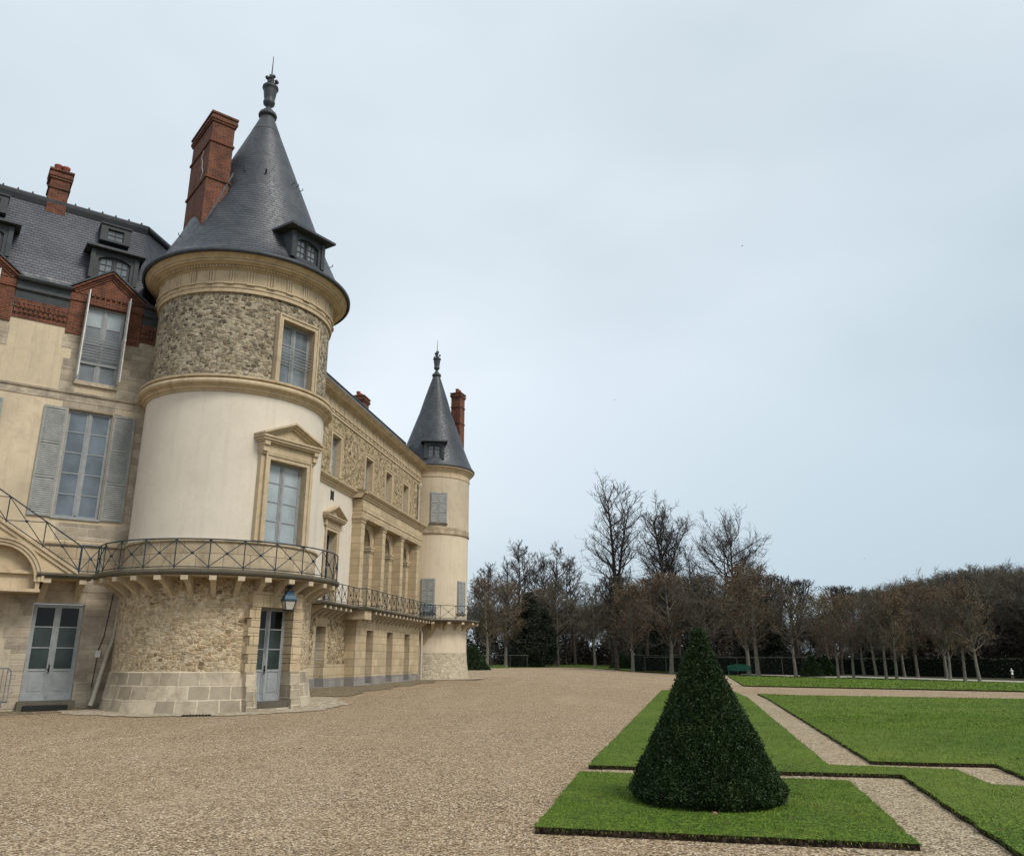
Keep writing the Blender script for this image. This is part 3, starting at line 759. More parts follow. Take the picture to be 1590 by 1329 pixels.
# ------------------------------------------------------------ left wing (street-side facade running up to the tower)
NL = (.5878, -.8090)
LO = (TC[0]-NL[0]*1.3, TC[1]-NL[1]*1.3)
LM = plane_map(LO, 54.0)
BAYS = (-4.95, -9.25)
def left_wing():
    t = thing('mansard_wing', 'ochre plastered wing left of the near tower with mansard, brick dormers and grey shutters', 'building', (LO[0], LO[1], 0))
    s0, s1 = -14.5, .6
    def hs(kind):
        out = []
        for a in BAYS+(-13.55,):
            if kind == 'g' and a == BAYS[0]: out.append((a-.84, a+.72, .3, 3.5))
            if kind == '1': out.append((a-.74, a+.74, 6.5, 10.45))
            if kind == '2': out.append((a-.68, a+.68, 11.55, 14.6))
        return out
    b = MB(); wall(b, LM, s0, s1, -.2, 4.5, hs('g'), .3); b.build('ground_floor_wall', PL_GREY, t)
    b = MB(); wall(b, LM, s0, s1, 4.5, 5.55, []); sweep(b, LM, s0, s1, [(-.1, 5.5), (.05, 5.5), (.08, 5.55), (.08, 5.62), (0, 5.66), (-.1, 5.66)]); b.build('stone_band', LIME_OLD, t)
    b = MB(); wall(b, LM, s0, s1, 5.55, 13.5, hs('1')+[(a, c, d, 13.6) for a, c, d, e in hs('2')], .26); b.build('plaster_wall', PL_CREAM, t)
    # string course
    b = MB(); sweep(b, LM, s0, s1, [(-.05, 10.72), (.02, 10.72), (.02, 10.98), (.07, 11.0), (.09, 11.06), (.0, 11.1), (-.05, 11.1)]); b.build('string_course', QUOIN, t)
    # irregular quoins: door side, windows, corner by the tower
    b = MB(); rr = random.Random(4)
    def q(sa, sb, za, zb, o=.012): mbox(b, LM, sa, sb, za+.006, zb-.006, -.02, o+rr.random()*.006)
    z = .1
    while z < 4.4:
        h = rr.uniform(.34, .46); z2 = min(z+h, 4.45)
        s = BAYS[0]+.72 if z < 3.5 else BAYS[0]-.84
        while s < .4:
            w = rr.uniform(.45, .85); q(s+.008, min(s+w, .5)-.008, z, z2); s += w
        wl = rr.uniform(.35, .8); q(BAYS[0]-.84-wl, BAYS[0]-.84, z, z2)
        z = z2
    for a in BAYS:
        z = 11.12
        while z < 13.45:
            h = rr.uniform(.36, .44); z2 = min(z+h, 13.49)
            q(a-.68-rr.choice((.28, .5, .62)), a-.68, z, z2)
            if a == BAYS[0]:
                s = a+.68
                while s < .4:
                    w = rr.uniform(.5, .9); q(s+.006, min(s+w, .5)-.006, z, z2); s += w
            else: q(a+.68, a+.68+rr.choice((.28, .5, .62)), z, z2)
            z = z2
        s = a-.95
        while s < a+1.0:
            w = rr.uniform(.4, .6); q(s, s+w, 10.47, 10.71); s += w+.008
    z = 5.7
    while z < 10.7:
        h = rr.uniform(.36, .44); z2 = min(z+h, 10.7); q(BAYS[0]+1.56, .4, z, z2); z = z2
    for i in range(3): q(-4.9+i*.75-.6, -4.9+(i+1)*.75-.62, 5.7, 6.3)
    b.build('quoins', QUOIN, t)
    # brick cornice and gutter between the dormers
    cuts = [s0, BAYS[1]-1.28, BAYS[1]+1.28, BAYS[0]-1.28, BAYS[0]+1.28, s1]
    for i in range(0, 6, 2):
        b = MB(); g = MB()
        a, c = cuts[i], cuts[i+1]
        sweep(b, LM, a, c, [(-.2, 13.5), (.03, 13.5), (.03, 13.68), (.06, 13.68), (.06, 13.86), (.1, 13.86), (.1, 14.04), (.13, 14.04), (.13, 14.2), (-.2, 14.2)])
        n = int((c-a)/.15)
        for k in range(n):
            s = a+(k+.5)*(c-a)/n
            mbox(b, LM, s-.04, s+.04, 13.70, 13.85, .05, .11); mbox(b, LM, s-.04, s+.04, 13.88, 14.03, .09, .15)
        sweep(g, LM, a, c, [(-.2, 14.21), (.1, 14.21), (.12, 14.5), (.2, 14.56), (.2, 14.66), (.14, 14.7), (.16, 14.86), (.3, 14.9), (.34, 14.98), (.3, 15.04), (-.3, 15.04)])
        b.build('brick_cornice', BRICK, t); g.build('gutter', DARKWOOD, t)
    # mansard: steep slope and flat top
    ZT, OT, ZE, OE = 19.15, -1.55, 15.02, -.12
    b = MB(); sR = 2.6; n = 30; Sx = [s0+(sR-s0)*i/n for i in range(n+1)]
    # slight bell-cast at the eaves
    prof = [(OE, ZE), (-.2, 15.42), (-.44, 16.2), (OT, ZT)]
    L = [0]
    for i in range(3): L.append(L[-1]+math.hypot(prof[i+1][0]-prof[i][0], prof[i+1][1]-prof[i][1]))
    # slope ends in a hip that turns along the garden wing behind the tower
    hip = lambda o: (-3.35+ (o-OT)*0.55)
    for j in range(3):
        (oa, za), (ob, zb) = prof[j], prof[j+1]
        b.face([LM(s0, za, oa), LM(-3.75, za, oa), LM(-3.75, zb, ob), LM(s0, zb, ob)], [(s0, L[j]), (-3.75, L[j]), (-3.75, L[j+1]), (s0, L[j+1])])
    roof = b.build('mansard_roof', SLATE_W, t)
    b = MB()
    d2 = (sin(R_(9.3)), cos(R_(9.3)))
    pt = LM(-3.75, ZT, OT); pb = LM(-3.75, ZE, OE); pm = LM(-3.75, 16.2, -.44)
    far = 14.0
    b.face([pb, (pb[0]+d2[0]*far, pb[1]+d2[1]*far, ZE), (pm[0]+d2[0]*far, pm[1]+d2[1]*far, 16.2), pm])
    b.face([pm, (pm[0]+d2[0]*far, pm[1]+d2[1]*far, 16.2), (pt[0]+d2[0]*far, pt[1]+d2[1]*far, ZT), pt])
    b.build('hip_slope', SLATE_W, roof)
    b = MB()
    sweep(b, LM, s0, -3.7, [(OT-.3, ZT-.3), (OT+.12, ZT-.28), (OT+.2, ZT-.1), (OT+.22, ZT+.02), (OT+.1, ZT+.12), (OT-.2, ZT+.16)])
    a = pt
    tube(b, [a, (a[0]+d2[0]*far, a[1]+d2[1]*far, ZT)], .17, 8)
    for k in range(22):
        s = s0+k*.5; mbox(b, LM, s, s+.06, ZT+.1, ZT+.17, OT-.1, OT+.14)
    b.build('roof_ridge', LEAD, roof)
    b = MB(); b.face([LM(s0, ZT+.1, OT), LM(-3.75, ZT+.1, OT), (pt[0]+d2[0]*far, pt[1]+d2[1]*far, ZT+.1), LM(s0, ZT+.9, OT-5)]); b.build('upper_roof', SLATE, roof)
    # openings
    for i, a in enumerate(BAYS):
        w = window(t, LM, a-.74, a+.74, 6.5, 10.45, -.2, 5, G_MID)
        b = MB(); mbox(b, LM, a-.8, a+.8, 6.42, 6.5, -.24, .06); b.build('window_sill', GREYPAINT, w)
        for x in (a-1.52, a+.77): shutter(w, LM, x, x+.75, 6.46, 10.44, .03, (.35, .665))
        # gabled brick dormer window
        w = window(t, LM, a-.68, a+.68, 11.55, 14.6, -.2, 4, G_DORM, topglass=G_PALE)
        f = MB()
        mbox(f, LM, a-.67, a+.67, 12.28, 12.4, -.125, -.09)
        f.build('window_transom', GREYPAINT, w)
        b = MB()
        for k in range(8): tube(b, [LM(a-.66, 12.5+k*.11, .0), LM(a+.66, 12.5+k*.11, .0)], .018, 5)
        b.build('guard_bar', GREYPAINT, w)
        for x in (a-.72, a+.69):    # shutters folded back at right angles to the wall
            m2 = plane_map((LM(x, 0, 0)[0], LM(x, 0, 0)[1]), 54.0+90)
            b = MB(); mbox(b, LM, x, x+.035, 11.6, 15.0, .02, .55)
            for kk in range(1, 4): mbox(b, LM, x-.012, x+.047, 11.6+kk*.85-.05, 11.6+kk*.85+.05, .04, .53)
            b.build('shutter', WHITEPAINT, w)
        b = MB(); mbox(b, LM, a-.74, a+.74, 11.4, 11.55, -.3, .1); b.build('window_sill', QUOIN, w)
        b = MB()
        for sg in (-1, 1):
            x = a+sg*.98
            mbox(b, LM, x-.29, x+.29, 13.3 if sg else 0, 15.0, -1.2, .06)
            mbox(b, LM, x-.32, x+.32, 14.62, 14.9, -1.2, .1)
        n = 15
        for k in range(n):      # soldier course lintel
            x = a-.68+1.36*(k+.5)/n; mbox(b, LM, x-.036, x+.036, 14.6, 14.88, -.3, .05+.01*(k % 2))
        mbox(b, LM, a-.69, a+.69, 14.62, 15.0, -.9, .04)
        n = 13
        for k in range(n):
            x = a-1.2+2.4*(k+.5)/n; mbox(b, LM, x-.05, x+.05, 14.93, 15.0, -.3, .12)
        prism(b, LM, [(a-1.22, 15.0), (a+1.22, 15.0), (a, 15.92)], -1.2, .05)
        for sg in (-1, 1):
            for d0, d1, oo in ((.0, .1, .2), (.1, .2, .13), (.2, .3, .09)):
                pl = [(a+sg*1.36, 15.02-d0*.2), (a, 16.08-d0), (a, 16.08-d1), (a+sg*(1.36-d1*1.0), 15.02-d0*.2)]
                prism(b, LM, pl, -1.2, oo)
        dm = b.build('dormer', BRICK, t)
        b = MB()
        for sg in (-1, 1):
            P = [(a+sg*1.44, 15.02), (a+sg*1.44, 15.09), (a, 16.17), (a, 16.1)]
            prism(b, LM, P, -2.0, .24)
        b.build('dormer_roof', LEAD, dm)
        # timber dormers in the slates
        dormer(t, LM, a+.03, .8, 15.75, 17.0, -.08, 1.3, .26, 3, 2)
        b = MB()
        mbox(b, LM, a-.55, a-.3, 17.75, 18.45, -2.0, -.72); mbox(b, LM, a+.3, a+.55, 17.75, 18.45, -2.0, -.72)
        mbox(b, LM, a-.3, a+.3, 18.3, 18.45, -2.0, -.722); mbox(b, LM, a-.3, a+.3, 17.75, 17.84, -2.0, -.722)
        mbox(b, LM, a-.58, a+.58, 18.45, 18.51, -2.0, -.67)
        d = b.build('roof_light', DARKWOOD, t)
        window(d, LM, a-.3, a+.3, 17.84, 18.3, -.86, 2, G_DORM, DARKWOOD, cols=2, fw=.03, stile=0)
    # ground-floor door
    a = BAYS[0]
    d = window(t, LM, a-.82, a+.70, .33, 3.48, -.16, 3, G_DOOR, name='door', panel=.92, handle=True, topglass=G_DARK, fw=.075)
    b = MB(); mbox(b, LM, a-.9, a+.8, -.05, .32, -.3, .28); b.build('door_step', SLAB, t)
    b = MB(); mbox(b, LM, a-.72, a+.55, -.02, .2, .28, .62); b.build('boot_scraper_mat', BLACK, t)
    # down pipe by the tower
    b = MB()
    tube(b, [LM(-3.05, 5.5, .09), LM(-3.12, 3.9, .12), LM(-3.2, 2.35, .14), LM(-3.32, 1.9, .18), LM(-3.62, .35, .32), LM(-3.7, .12, .42)], [.06, .06, .065, .075, .085, .085], 10)
    tube(b, [LM(-3.02, 14.2, .1), LM(-3.03, 5.5, .1)], .055, 8)
    for s, z, o in ((-3.15, 3.3, .13), (-3.21, 2.35, .14), (-3.5, .98, .25)): 
        tube(b, [LM(s+.01, z+.05, o-.005), LM(s-.01, z-.05, o+.005)], .095, 10)
    b.build('down_pipe', PIPE, t)
    b = MB(); mbox(b, LM, -3.7, -3.55, 1.72, 1.95, .01, .09); mbox(b, LM, -3.65, -3.6, 1.8, 1.86, .09, .1)
    bx = b.build('switch_box', WHITEPAINT, t)
    b = MB(); tube(b, [LM(-3.62, 1.95, .04), LM(-3.5, 2.4, .03), LM(-3.36, 4.1, .03)], .014, 5); tube(b, [LM(-3.62, 1.72, .04), LM(-3.68, .7, .04)], .012, 5); b.build('cable', BLACK, bx)
    cp = LM(-7.12, 0, -1.75)
    chimney(t, (cp[0], cp[1]), .8, .68, 18.6, 20.55, 54.0, 2, bands=(.75,))
    return t
LEFT = left_wing()
def crowd_barrier():
    t = thing('crowd_barrier', 'galvanised steel crowd barrier by the wall left of the grey ground-floor door', 'barrier', LM(-7.2, .2, .7))
    P = lambda s, z: LM(s, z, .7)
    b = MB()
    c = [P(-8.2, .35), P(-8.2, 1.28), P(-8.12, 1.38), P(-6.28, 1.38), P(-6.18, 1.28), P(-6.18, .35), P(-8.2, .35)]
    tube(b, c, .024, 8); b.build('frame', GALV, t)
    for i in range(15):
        b = MB(); s = -8.08+i*.128; tube(b, [P(s, .35), P(s, 1.38)], .014, 5); b.build('bar', GALV, t)
    for s in (-8.0, -6.35):
        b = MB(); tube(b, [LM(s, .22, .35), LM(s, .26, .5), LM(s, .38, .7), LM(s, .26, .9), LM(s, .22, 1.05)], .02, 6); b.build('foot', GALV, t)
    b = MB(); tube(b, [P(-6.18, .6), P(-6.08, .6), P(-6.08, .75), P(-6.18, .75)], .012, 5); tube(b, [P(-6.18, 1.05), P(-6.06, 1.05), P(-6.06, 1.16), P(-6.18, 1.16)], .012, 5); b.build('hook', GALV, t)
crowd_barrier()
PL_CREAM2 = m_plaster('ochre_stair_plaster', (.52, .41, .255), .14, .5, 1.6, (.38, .28, .13))
def stair():
    t = thing('exterior_stair', 'cantilevered limestone stair with an arched niche and blue-black railing climbing the left facade', 'staircase', LM(-6.5, 3.8, .5))
    O1 = 1.05
    zt = lambda s: 4.46+max(0, (-4.75-s))*.635
    # stringer wall with arch cut out: strips following the slope, arch underside
    b = MB(); ac, ar = -7.15, 1.14; zs = 4.12
    n = 60; sa, sb = -9.6, -5.78
    arch = lambda s: zs+math.sqrt(max(0, ar*ar-(s-ac)**2)) if abs(s-ac) < ar else None
    for i in range(n):
        a, c = sa+(sb-sa)*i/n, sa+(sb-sa)*(i+1)/n
        za = arch(a) or 4.25; zc = arch(c) or 4.25
        b.face([LM(a, za, O1), LM(c, zc, O1), LM(c, zt(c)-.2, O1), LM(a, zt(a)-.2, O1)], [(a, za), (c, zc), (c, zt(c)), (a, zt(a))])
        b.face([LM(a, za, O1), LM(a, za, .1), LM(c, zc, .1), LM(c, zc, O1)])
    b.face([LM(sb, 4.25, O1), LM(-4.75, 4.25, O1), LM(-4.75, 4.3, O1), LM(sb, zt(sb)-.2, O1)])
    b.face([LM(sb, 4.25, O1), LM(sb, 4.25, 0), LM(-4.4, 4.25, 0), LM(-4.4, 4.25, O1)])
    b.build('stair_wall', PL_CREAM2, t)
    b = MB()      # archivolt mouldings
    for r0, r1, oo in ((ar, ar+.1, O1+.03), (ar+.1, ar+.2, O1+.07), (ar+.2, ar+.28, O1+.11)):
        m = 28
        for i in range(m):
            p, q = pi*i/m, pi*(i+1)/m
            prism(b, LM, [(ac+r0*cos(p), zs+r0*sin(p)), (ac+r1*cos(p), zs+r1*sin(p)), (ac+r1*cos(q), zs+r1*sin(q)), (ac+r0*cos(q), zs+r0*sin(q))], O1-.2, oo)
    b.build('archivolt', LIME_PLAIN, t)
    b = MB()      # recessed niche back, its ledge and the panel under it
    b.face([LM(ac-1.3, 3.8, .75), LM(ac+1.3, 3.8, .75), LM(ac+1.3, 5.5, .75), LM(ac-1.3, 5.5, .75)])
    mbox(b, LM, ac-1.2, ac+1.25, 4.38, 4.44, .7, .88); mbox(b, LM, ac-1.2, ac+1.25, 4.44, 4.5, .7, .83)
    mbox(b, LM, ac-1.3, ac+1.35, 3.78, 3.88, .2, 1.12)
    mbox(b, LM, ac+1.2, ac+1.32, 3.88, 4.26, .2, O1+.0); mbox(b, LM, ac-1.32, ac-1.2, 3.88, 4.26, .2, O1)
    b.build('niche', LIME_PLAIN, t)
    b = MB(); sweep(b, LM, -5.95, -4.3, [(0, 4.26), (O1+.05, 4.26), (O1+.1, 4.31), (O1+.16, 4.36), (O1+.16, 4.43), (0, 4.45)]); b.build('landing', SLAB, t)
    b = MB()
    for a, c in ((-9.6, -4.75),):
        prism(b, LM, [(a, zt(a)-.2), (c, zt(c)-.2), (c, zt(c)), (a, zt(a))], .0, O1+.06)
        prism(b, LM, [(a, zt(a)-.05), (c, zt(c)-.05), (c, zt(c)+.02), (a, zt(a)+.02)], .0, O1+.12)
    b.build('stringer', LIME_PLAIN, t)
    for s in (-5.62, -4.55): bracket(t, LM, s, .2, 3.6, 4.255, O1-.0)
    sl = lambda s: max(0, (-4.75-s))*.635
    railing(t, LM, -9.4, -4.75, 4.5, 5.38, O1, 4, slope=sl)
    railing(t, LM, -4.72, -4.12, 4.47, 5.42, O1, 1, mat=IRONBLUE)
    return t
stair()
def lantern():
    a = R_(REF)-1.93/RT; r = RT+.72; c = (TC[0]+r*sin(a), TC[1]+r*cos(a)); z = 3.2
    t = thing('hanging_lantern', 'blue four-sided lantern hanging under the balcony above the tower door', 'lantern', (c[0], c[1], z))
    az = math.degrees(a)+20
    b = MB(); k = .24
    def ring(h, z): 
        Mx = plane_map(c, az); return [Mx(-h, z, -h), Mx(h, z, -h), Mx(h, z, h), Mx(-h, z, h)]
    lo, hi = ring(.12, z+.06), ring(.19, z+.36)
    for i in range(4):
        j = (i+1) % 4; b.face([lo[i], lo[j], hi[j], hi[i]])
    b.face(lo); b.build('lantern_glass', LAMPGLASS, t)
    b = MB()
    for i in range(4):
        j = (i+1) % 4
        tube(b, [lo[i], hi[i]], .016, 5); tube(b, [lo[i], lo[j]], .018, 5); tube(b, [hi[i], hi[j]], .022, 5)
    b.build('lantern_frame', BLACK, t)
    b = MB()
    prof = [(.215, .36), (.21, .41), (.165, .53), (.1, .6), (.1, .66)]
    for i in range(len(prof)-1):
        A, B = ring(prof[i][0], z+prof[i][1]), ring(prof[i+1][0], z+prof[i+1][1])
        for q in range(4):
            j = (q+1) % 4; b.face([A[q], A[j], B[j], B[q]])
    b.build('lantern_roof', IRONBLUE, t)
    b = MB()
    lathe(b, c, [(.1, z+.64), (.13, z+.66), (.08, z+.7), (.08, z+.78), (.12, z+.8), (.12, z+.83), (.02, z+.85)], 12)
    tube(b, [(c[0], c[1], z+.85), (c[0], c[1], 4.26)], .022, 6)
    for q in (-1, 1): tube(b, [(c[0]+q*.14, c[1], z+.55), (c[0]+q*.14, c[1], z+.84), (c[0], c[1], z+.86)], .014, 5)
    b.build('lantern_chimney', BLACK, t)
lantern()
# ------------------------------------------------------------ garden wing between the towers
WO = (-10.09, 41.09); WA = 9.3
WM = plane_map(WO, WA)
PD = .6                    # the portico stands this far in front of the wall
PS, PE = 5.0, 17.9
PIERS = [(5.0, 5.62), (8.92, 9.5), (12.84, 13.42), (16.7, 17.3)]
def garden_wing():
    t = thing('garden_wing', 'long limestone and millstone wing with a three-arched portico between the two round towers', 'building', (WO[0], WO[1], 0))
    s0, s1 = -9.0, 21.0
    UP = [(1.25, 2.55), (6.75, 8.05), (10.7, 12.0), (14.6, 15.9)]
    GD = [(6.75, 7.95), (10.55, 11.75), (14.35, 15.55)]
    b = MB(); wall(b, WM, s0, PS, 1.4, 4.5, [(.75, 2.05, 0, 3.3)], 0); b.build('rubble_wall', RUB_WING, t)
    b = MB(); wall(b, WM, s0, PS, .72, 1.4, [(.75, 2.05, 0, 3.3)], .55, lambda z: .02); b.build('base_course', LIME, t)
    b = MB(); wall(b, WM, PE-.2, s1, .0, 4.5, []); b.build('end_wall', LIME, t)
    b = MB(); wall(b, WM, s0, PS, -.2, .72, [(.75, 2.05, .3, 3.3)], .55, lambda z: .04); 
    PM = plane_map((WO[0]+cos(R_(WA))*PD, WO[1]-sin(R_(WA))*PD), WA)
    wall(b, PM, PS, PE, -.2, .72, [(a, c, .32, 3) for a, c in GD], .55, lambda z: .02)
    b.face([WM(PS, -.2, 0), WM(PS, .72, 0), WM(PS, .72, PD+.02), WM(PS, -.2, PD+.02)]); b.build('plinth', PLINTH, t)
    # wall above the balcony
    b = MB(); wall(b, WM, s0, PS, 4.5, 11.0, [(1.3, 2.75, 4.55, 8.3)], 0); b.build('plaster_wall', PL_WHITE, t)
    b = MB(); wall(b, WM, s0, s1, 11.0, 14.8, [(a, c, 11.38, 13.62) for a, c in UP], 0); b.build('rubble_wall', RUB_WING, t)
    # string course over wall and, stepping forward, over the portico
    b = MB()
    def course(m, a, c):
        sweep(b, m, a, c, [(-.05, 10.68), (.06, 10.68), (.08, 10.76), (.14, 10.8), (.16, 10.9), (.26, 10.94), (.34, 11.02), (.36, 11.12), (.03, 11.2), (-.05, 11.2)])
    course(WM, s0, PS); course(PM, PS-.03, PE); 
    b.face([WM(PS-.3, 10.68, .05), WM(PS-.3, 11.12, .3), WM(PS-.3, 11.12, PD+.3), WM(PS-.3, 10.68, PD)]); b.face([PM(PS-.3, 11.13, .3), PM(PE, 11.13, .3), WM(PE, 11.22, 0), WM(PS-.3, 11.22, 0)])
    b.face([PM(PS-.3, 11.12, .36), PM(PS-.02, 11.12, .36), PM(PS-.02, 10.94, .26), PM(PS-.3, 10.94, .26)])
    mbox(b, WM, PS-.3, PS, 10.94, 11.12, .1, PD+.3)
    b.build('string_course', LIME_PLAIN, t)
    # main entablature
    b = MB(); round_cornice(b, WM, s0, s1-1.4, 0, 14.62, .62); b.build('cornice', LIME_PLAIN, t)
    # portico: ground storey, piers, arches, entablature
    b = MB(); wall(b, PM, PS, PE, .72, 4.5, [(a, c, 0, 3.28) for a, c in GD], .55)
    b.face([WM(PS, .72, 0), WM(PS, 4.5, 0), WM(PS, 4.5, PD), WM(PS, .72, PD)], [(0, .72), (0, 4.5), (PD, 4.5), (PD, .72)])
    por = b.build('portico_base', LIME, t)
    b = MB()
    mbox(b, PM, PS-.02, PE, 9.68, 9.98, -.61, .0); mbox(b, PM, PS-.04, PE, 9.98, 10.1, -.612, .04); mbox(b, PM, PS-.02, PE, 10.1, 10.68, -.614, .01)
    mbox(b, PM, PS-.02, PE, 9.6, 9.69, -.56, -.01)
    b.build('entablature', LIME, t)
    for i, (a, c) in enumerate(PIERS):
        b = MB(); mbox(b, PM, a, c, 4.95, 9.36, -PD, -.02)
        p = b.build('pier', LIME, t)
        b = MB(); mbox(b, PM, a-.04, c+.04, 9.3, 9.36, -PD, .02); mbox(b, PM, a-.03, c+.03, 9.36, 9.46, -PD, .01); mbox(b, PM, a-.09, c+.09, 9.46, 9.54, -PD, .07); mbox(b, PM, a-.12, c+.12, 9.54, 9.62, -PD, .1)
        b.build('capital', LIME_PLAIN, p)
        b = MB(); mbox(b, PM, a-.07, c+.07, 4.45, 4.8, -PD, .05); mbox(b, PM, a-.1, c+.1, 4.8, 4.88, -PD, .08); mbox(b, PM, a-.05, c+.05, 4.88, 4.96, -PD, .03)
        b.build('pier_base', LIME_PLAIN, p)
    b = MB()
    cs = [(PIERS[i][1]+PIERS[i+1][0])/2 for i in range(3)]
    AR, ZS = 1.02, 8.3
    edges = [PS]+[x for c in cs for x in (c-AR, c+AR)]+[PE]
    wall(b, WM, PS, PE, 4.5, 9.7, [(c-AR, c+AR, 4.5, 9.7) for c in cs]); wall(b, WM, PS-.0, PE+2, 9.7, 11.05); wall(b, WM, PE, PE+2, 4.5, 9.7)
    for c in cs:
        m = 20
        for i in range(m):
            p, q = pi*i/m, pi*(i+1)/m
            P = [(c+AR*cos(p), ZS+AR*sin(p)), (c+AR*cos(q), ZS+AR*sin(q))]
            b.face([WM(P[0][0], P[0][1]), WM(P[0][0], 9.7), WM(P[1][0], 9.7), WM(P[1][0], P[1][1])], [P[0], (P[0][0], 9.7), (P[1][0], 9.7), P[1]])
            b.face([WM(*P[0]), WM(*P[1]), WM(*P[1], -.6), WM(*P[0], -.6)])
        for sg in (-1, 1): b.face([WM(c+sg*AR, 4.5), WM(c+sg*AR, ZS), WM(c+sg*AR, ZS, -.6), WM(c+sg*AR, 4.5, -.6)])
    b.build('arcade_wall', LIME, t)
    for c in cs:
        b = MB()
        for r0, r1, oo in ((AR, AR+.12, .03), (AR+.12, AR+.24, .07)):
            m = 20
            for i in range(m):
                p, q = pi*i/m, pi*(i+1)/m
                prism(b, WM, [(c+r0*cos(p), ZS+r0*sin(p)), (c+r1*cos(p), ZS+r1*sin(p)), (c+r1*cos(q), ZS+r1*sin(q)), (c+r0*cos(q), ZS+r0*sin(q))], -.1, oo)
        b.build('archivolt', LIME_PLAIN, t)
        for sg in (-1, 1):
            b = MB()
            x0, x1 = (c-AR-.5, c-AR) if sg < 0 else (c+AR, c+AR+.5)
            mbox(b, WM, x0-.02, x1+.02, 7.95, 8.05, -.62, .05); mbox(b, WM, x0-.07, x1+.07, 8.05, 8.2, -.64, .1); mbox(b, WM, x0-.1, x1+.1, 8.2, 8.29, -.66, .14)
            b.build('impost', LIME_PLAIN, t)
    for c in cs:
        window(t, WM, c-AR+.005, c+AR-.005, 4.6, 9.4, -.58, 5, G_MID, name='arched_window')
    for a, c in GD:
        window(t, PM, a+.005, c-.005, .34, 3.27, -.53, 3, G_DARK, name='door', panel=.8)
    # ground floor door between tower and portico
    w = window(t, WM, .755, 2.045, .32, 3.29, -.53, 3, G_DARK, name='door', panel=.85)
    b = MB()
    for sg in (-1, 1):
        for k in range(7):
            wd = .3 if k % 2 else .38
            a = .75-wd if sg < 0 else 2.05
            mbox(b, WM, a, a+wd, 1.4+k*.272+.005, 1.4+(k+1)*.272-.005, -.5, .015)
    for k in range(7): mbox(b, WM, .6+k*.23, .6+(k+1)*.23-.01, 3.305, 3.75, -.5, .02)
    b.build('door_surround', LIME, w)
    # first-floor pedimented french window
    w = window(t, WM, 1.305, 2.745, 4.6, 8.29, -.42, 4, G_DARK)
    surround(w, WM, 1.3, 2.75, 4.55, 8.3, .24, -.5, .05, LIME_PLAIN, sill=False)
    b = MB(); mbox(b, WM, 1.0, 3.05, 8.58, 8.9, -.05, .06)
    for c in (.98, 3.07): mbox(b, WM, c-.09, c+.09, 8.5, 8.9, -.05, .14)
    b.build('window_entablature', LIME_PLAIN, w)
    pediment(w, WM, 2.02, 1.4, 8.9, .8, -.05, .34)
    b = MB(); mbox(b, WM, 1.6, 1.88, 9.99, 10.47, -.02, .004)
    mbox(b, WM, 1.52, 1.58, 9.95, 10.5, -.02, .03); mbox(b, WM, 1.9, 1.96, 9.95, 10.5, -.02, .03)
    b.build('slit_vent', BLACK, t)
    for i, (a, c) in enumerate(UP):
        w = window(t, WM, a+.005, c-.005, 11.4, 13.61, -.38, 4, G_PALE if i == 0 else G_DORM)
        surround(w, WM, a, c, 11.36, 13.62, .24, -.45, .05, LIME_PLAIN, sill=False)
    # low slate roof behind the cornice, with dormer ends and a brick stack
    b = MB()
    for (oa, za), (ob, zb) in (((.45, 15.95), (-.3, 16.3)), ((-.3, 16.3), (-1.6, 18.05)), ((-1.6, 18.05), (-5.5, 18.4))):
        b.face([WM(s0+3, za, oa), WM(s1-1, za, oa), WM(s1-1, zb, ob), WM(s0+3, zb, ob)])
    roof = b.build('slate_roof', SLATE, t)
    b = MB(); tube(b, [WM(s0+3, 18.06, -1.58), WM(s1-1, 18.06, -1.58)], .07, 6); b.build('roof_ridge', LEAD, roof)
    cp = WM(14.6, 0, -3.6)
    chimney(t, (cp[0], cp[1]), 1.1, 1.2, 17.5, 20.2, WA, 2, bands=(.8,))
    # balcony running from tower to tower
    b = MB()
    e = [(0, 4.27), (.94, 4.27), (1.0, 4.31), (1.04, 4.36), (1.04, 4.44), (0, 4.46)]
    e2 = [(-PD, 4.27), (.78, 4.27), (.84, 4.31), (.88, 4.36), (.88, 4.44), (-PD, 4.46)]
    sweep(b, WM, -1.2, 4.1, e); sweep(b, PM, 4.1, 19.6, e2)
    bal = b.build('balcony', SLAB, t)
    for i in range(6): bracket(bal, WM, -.45+i*.72, .16, 3.66, 4.262, .9)
    b = MB(); mbox(b, PM, 4.25, 5.35, 3.78, 4.265, -PD, .72); b.build('corner_corbel', LIME_PLAIN, bal)
    for i in range(16): bracket(bal, PM, 6.0+i*.78, .16, 3.66, 4.262, .76)
    railing(bal, WM, -1.0, 4.15, 4.46, 5.42, .96, 6)
    railing(bal, PM, 4.15, 16.2, 4.46, 5.42, .80, 13)
    railing(bal, PM, 16.2, 19.3, 4.46, 5.42, .80, 4, mat=IRONBLUE, boss=False)
    b = MB(); tube(b, [WM(4.15, 5.42, .96), PM(4.15, 5.42, .8)], .03, 6); tube(b, [WM(4.15, 4.5, .96), PM(4.15, 4.5, .8)], .02, 6); b.build('railing', IRON, bal)
    # rainwater pipes at the far end
    b = MB()
    tube(b, [WM(18.35, 14.3, .12), WM(18.35, 11.3, .12)], .075, 8); lathe(b, WM(18.35, 0, .14), [(.07, 14.0), (.16, 14.2), (.18, 14.4), (.17, 14.42)], 10)
    tube(b, [PM(18.15, 4.2, .0), PM(18.15, 3.6, .02), PM(18.2, 3.45, .1), PM(18.2, .2, .12)], .08, 8)
    b.build('down_pipe', PIPE, t)
    return t
garden_wing()
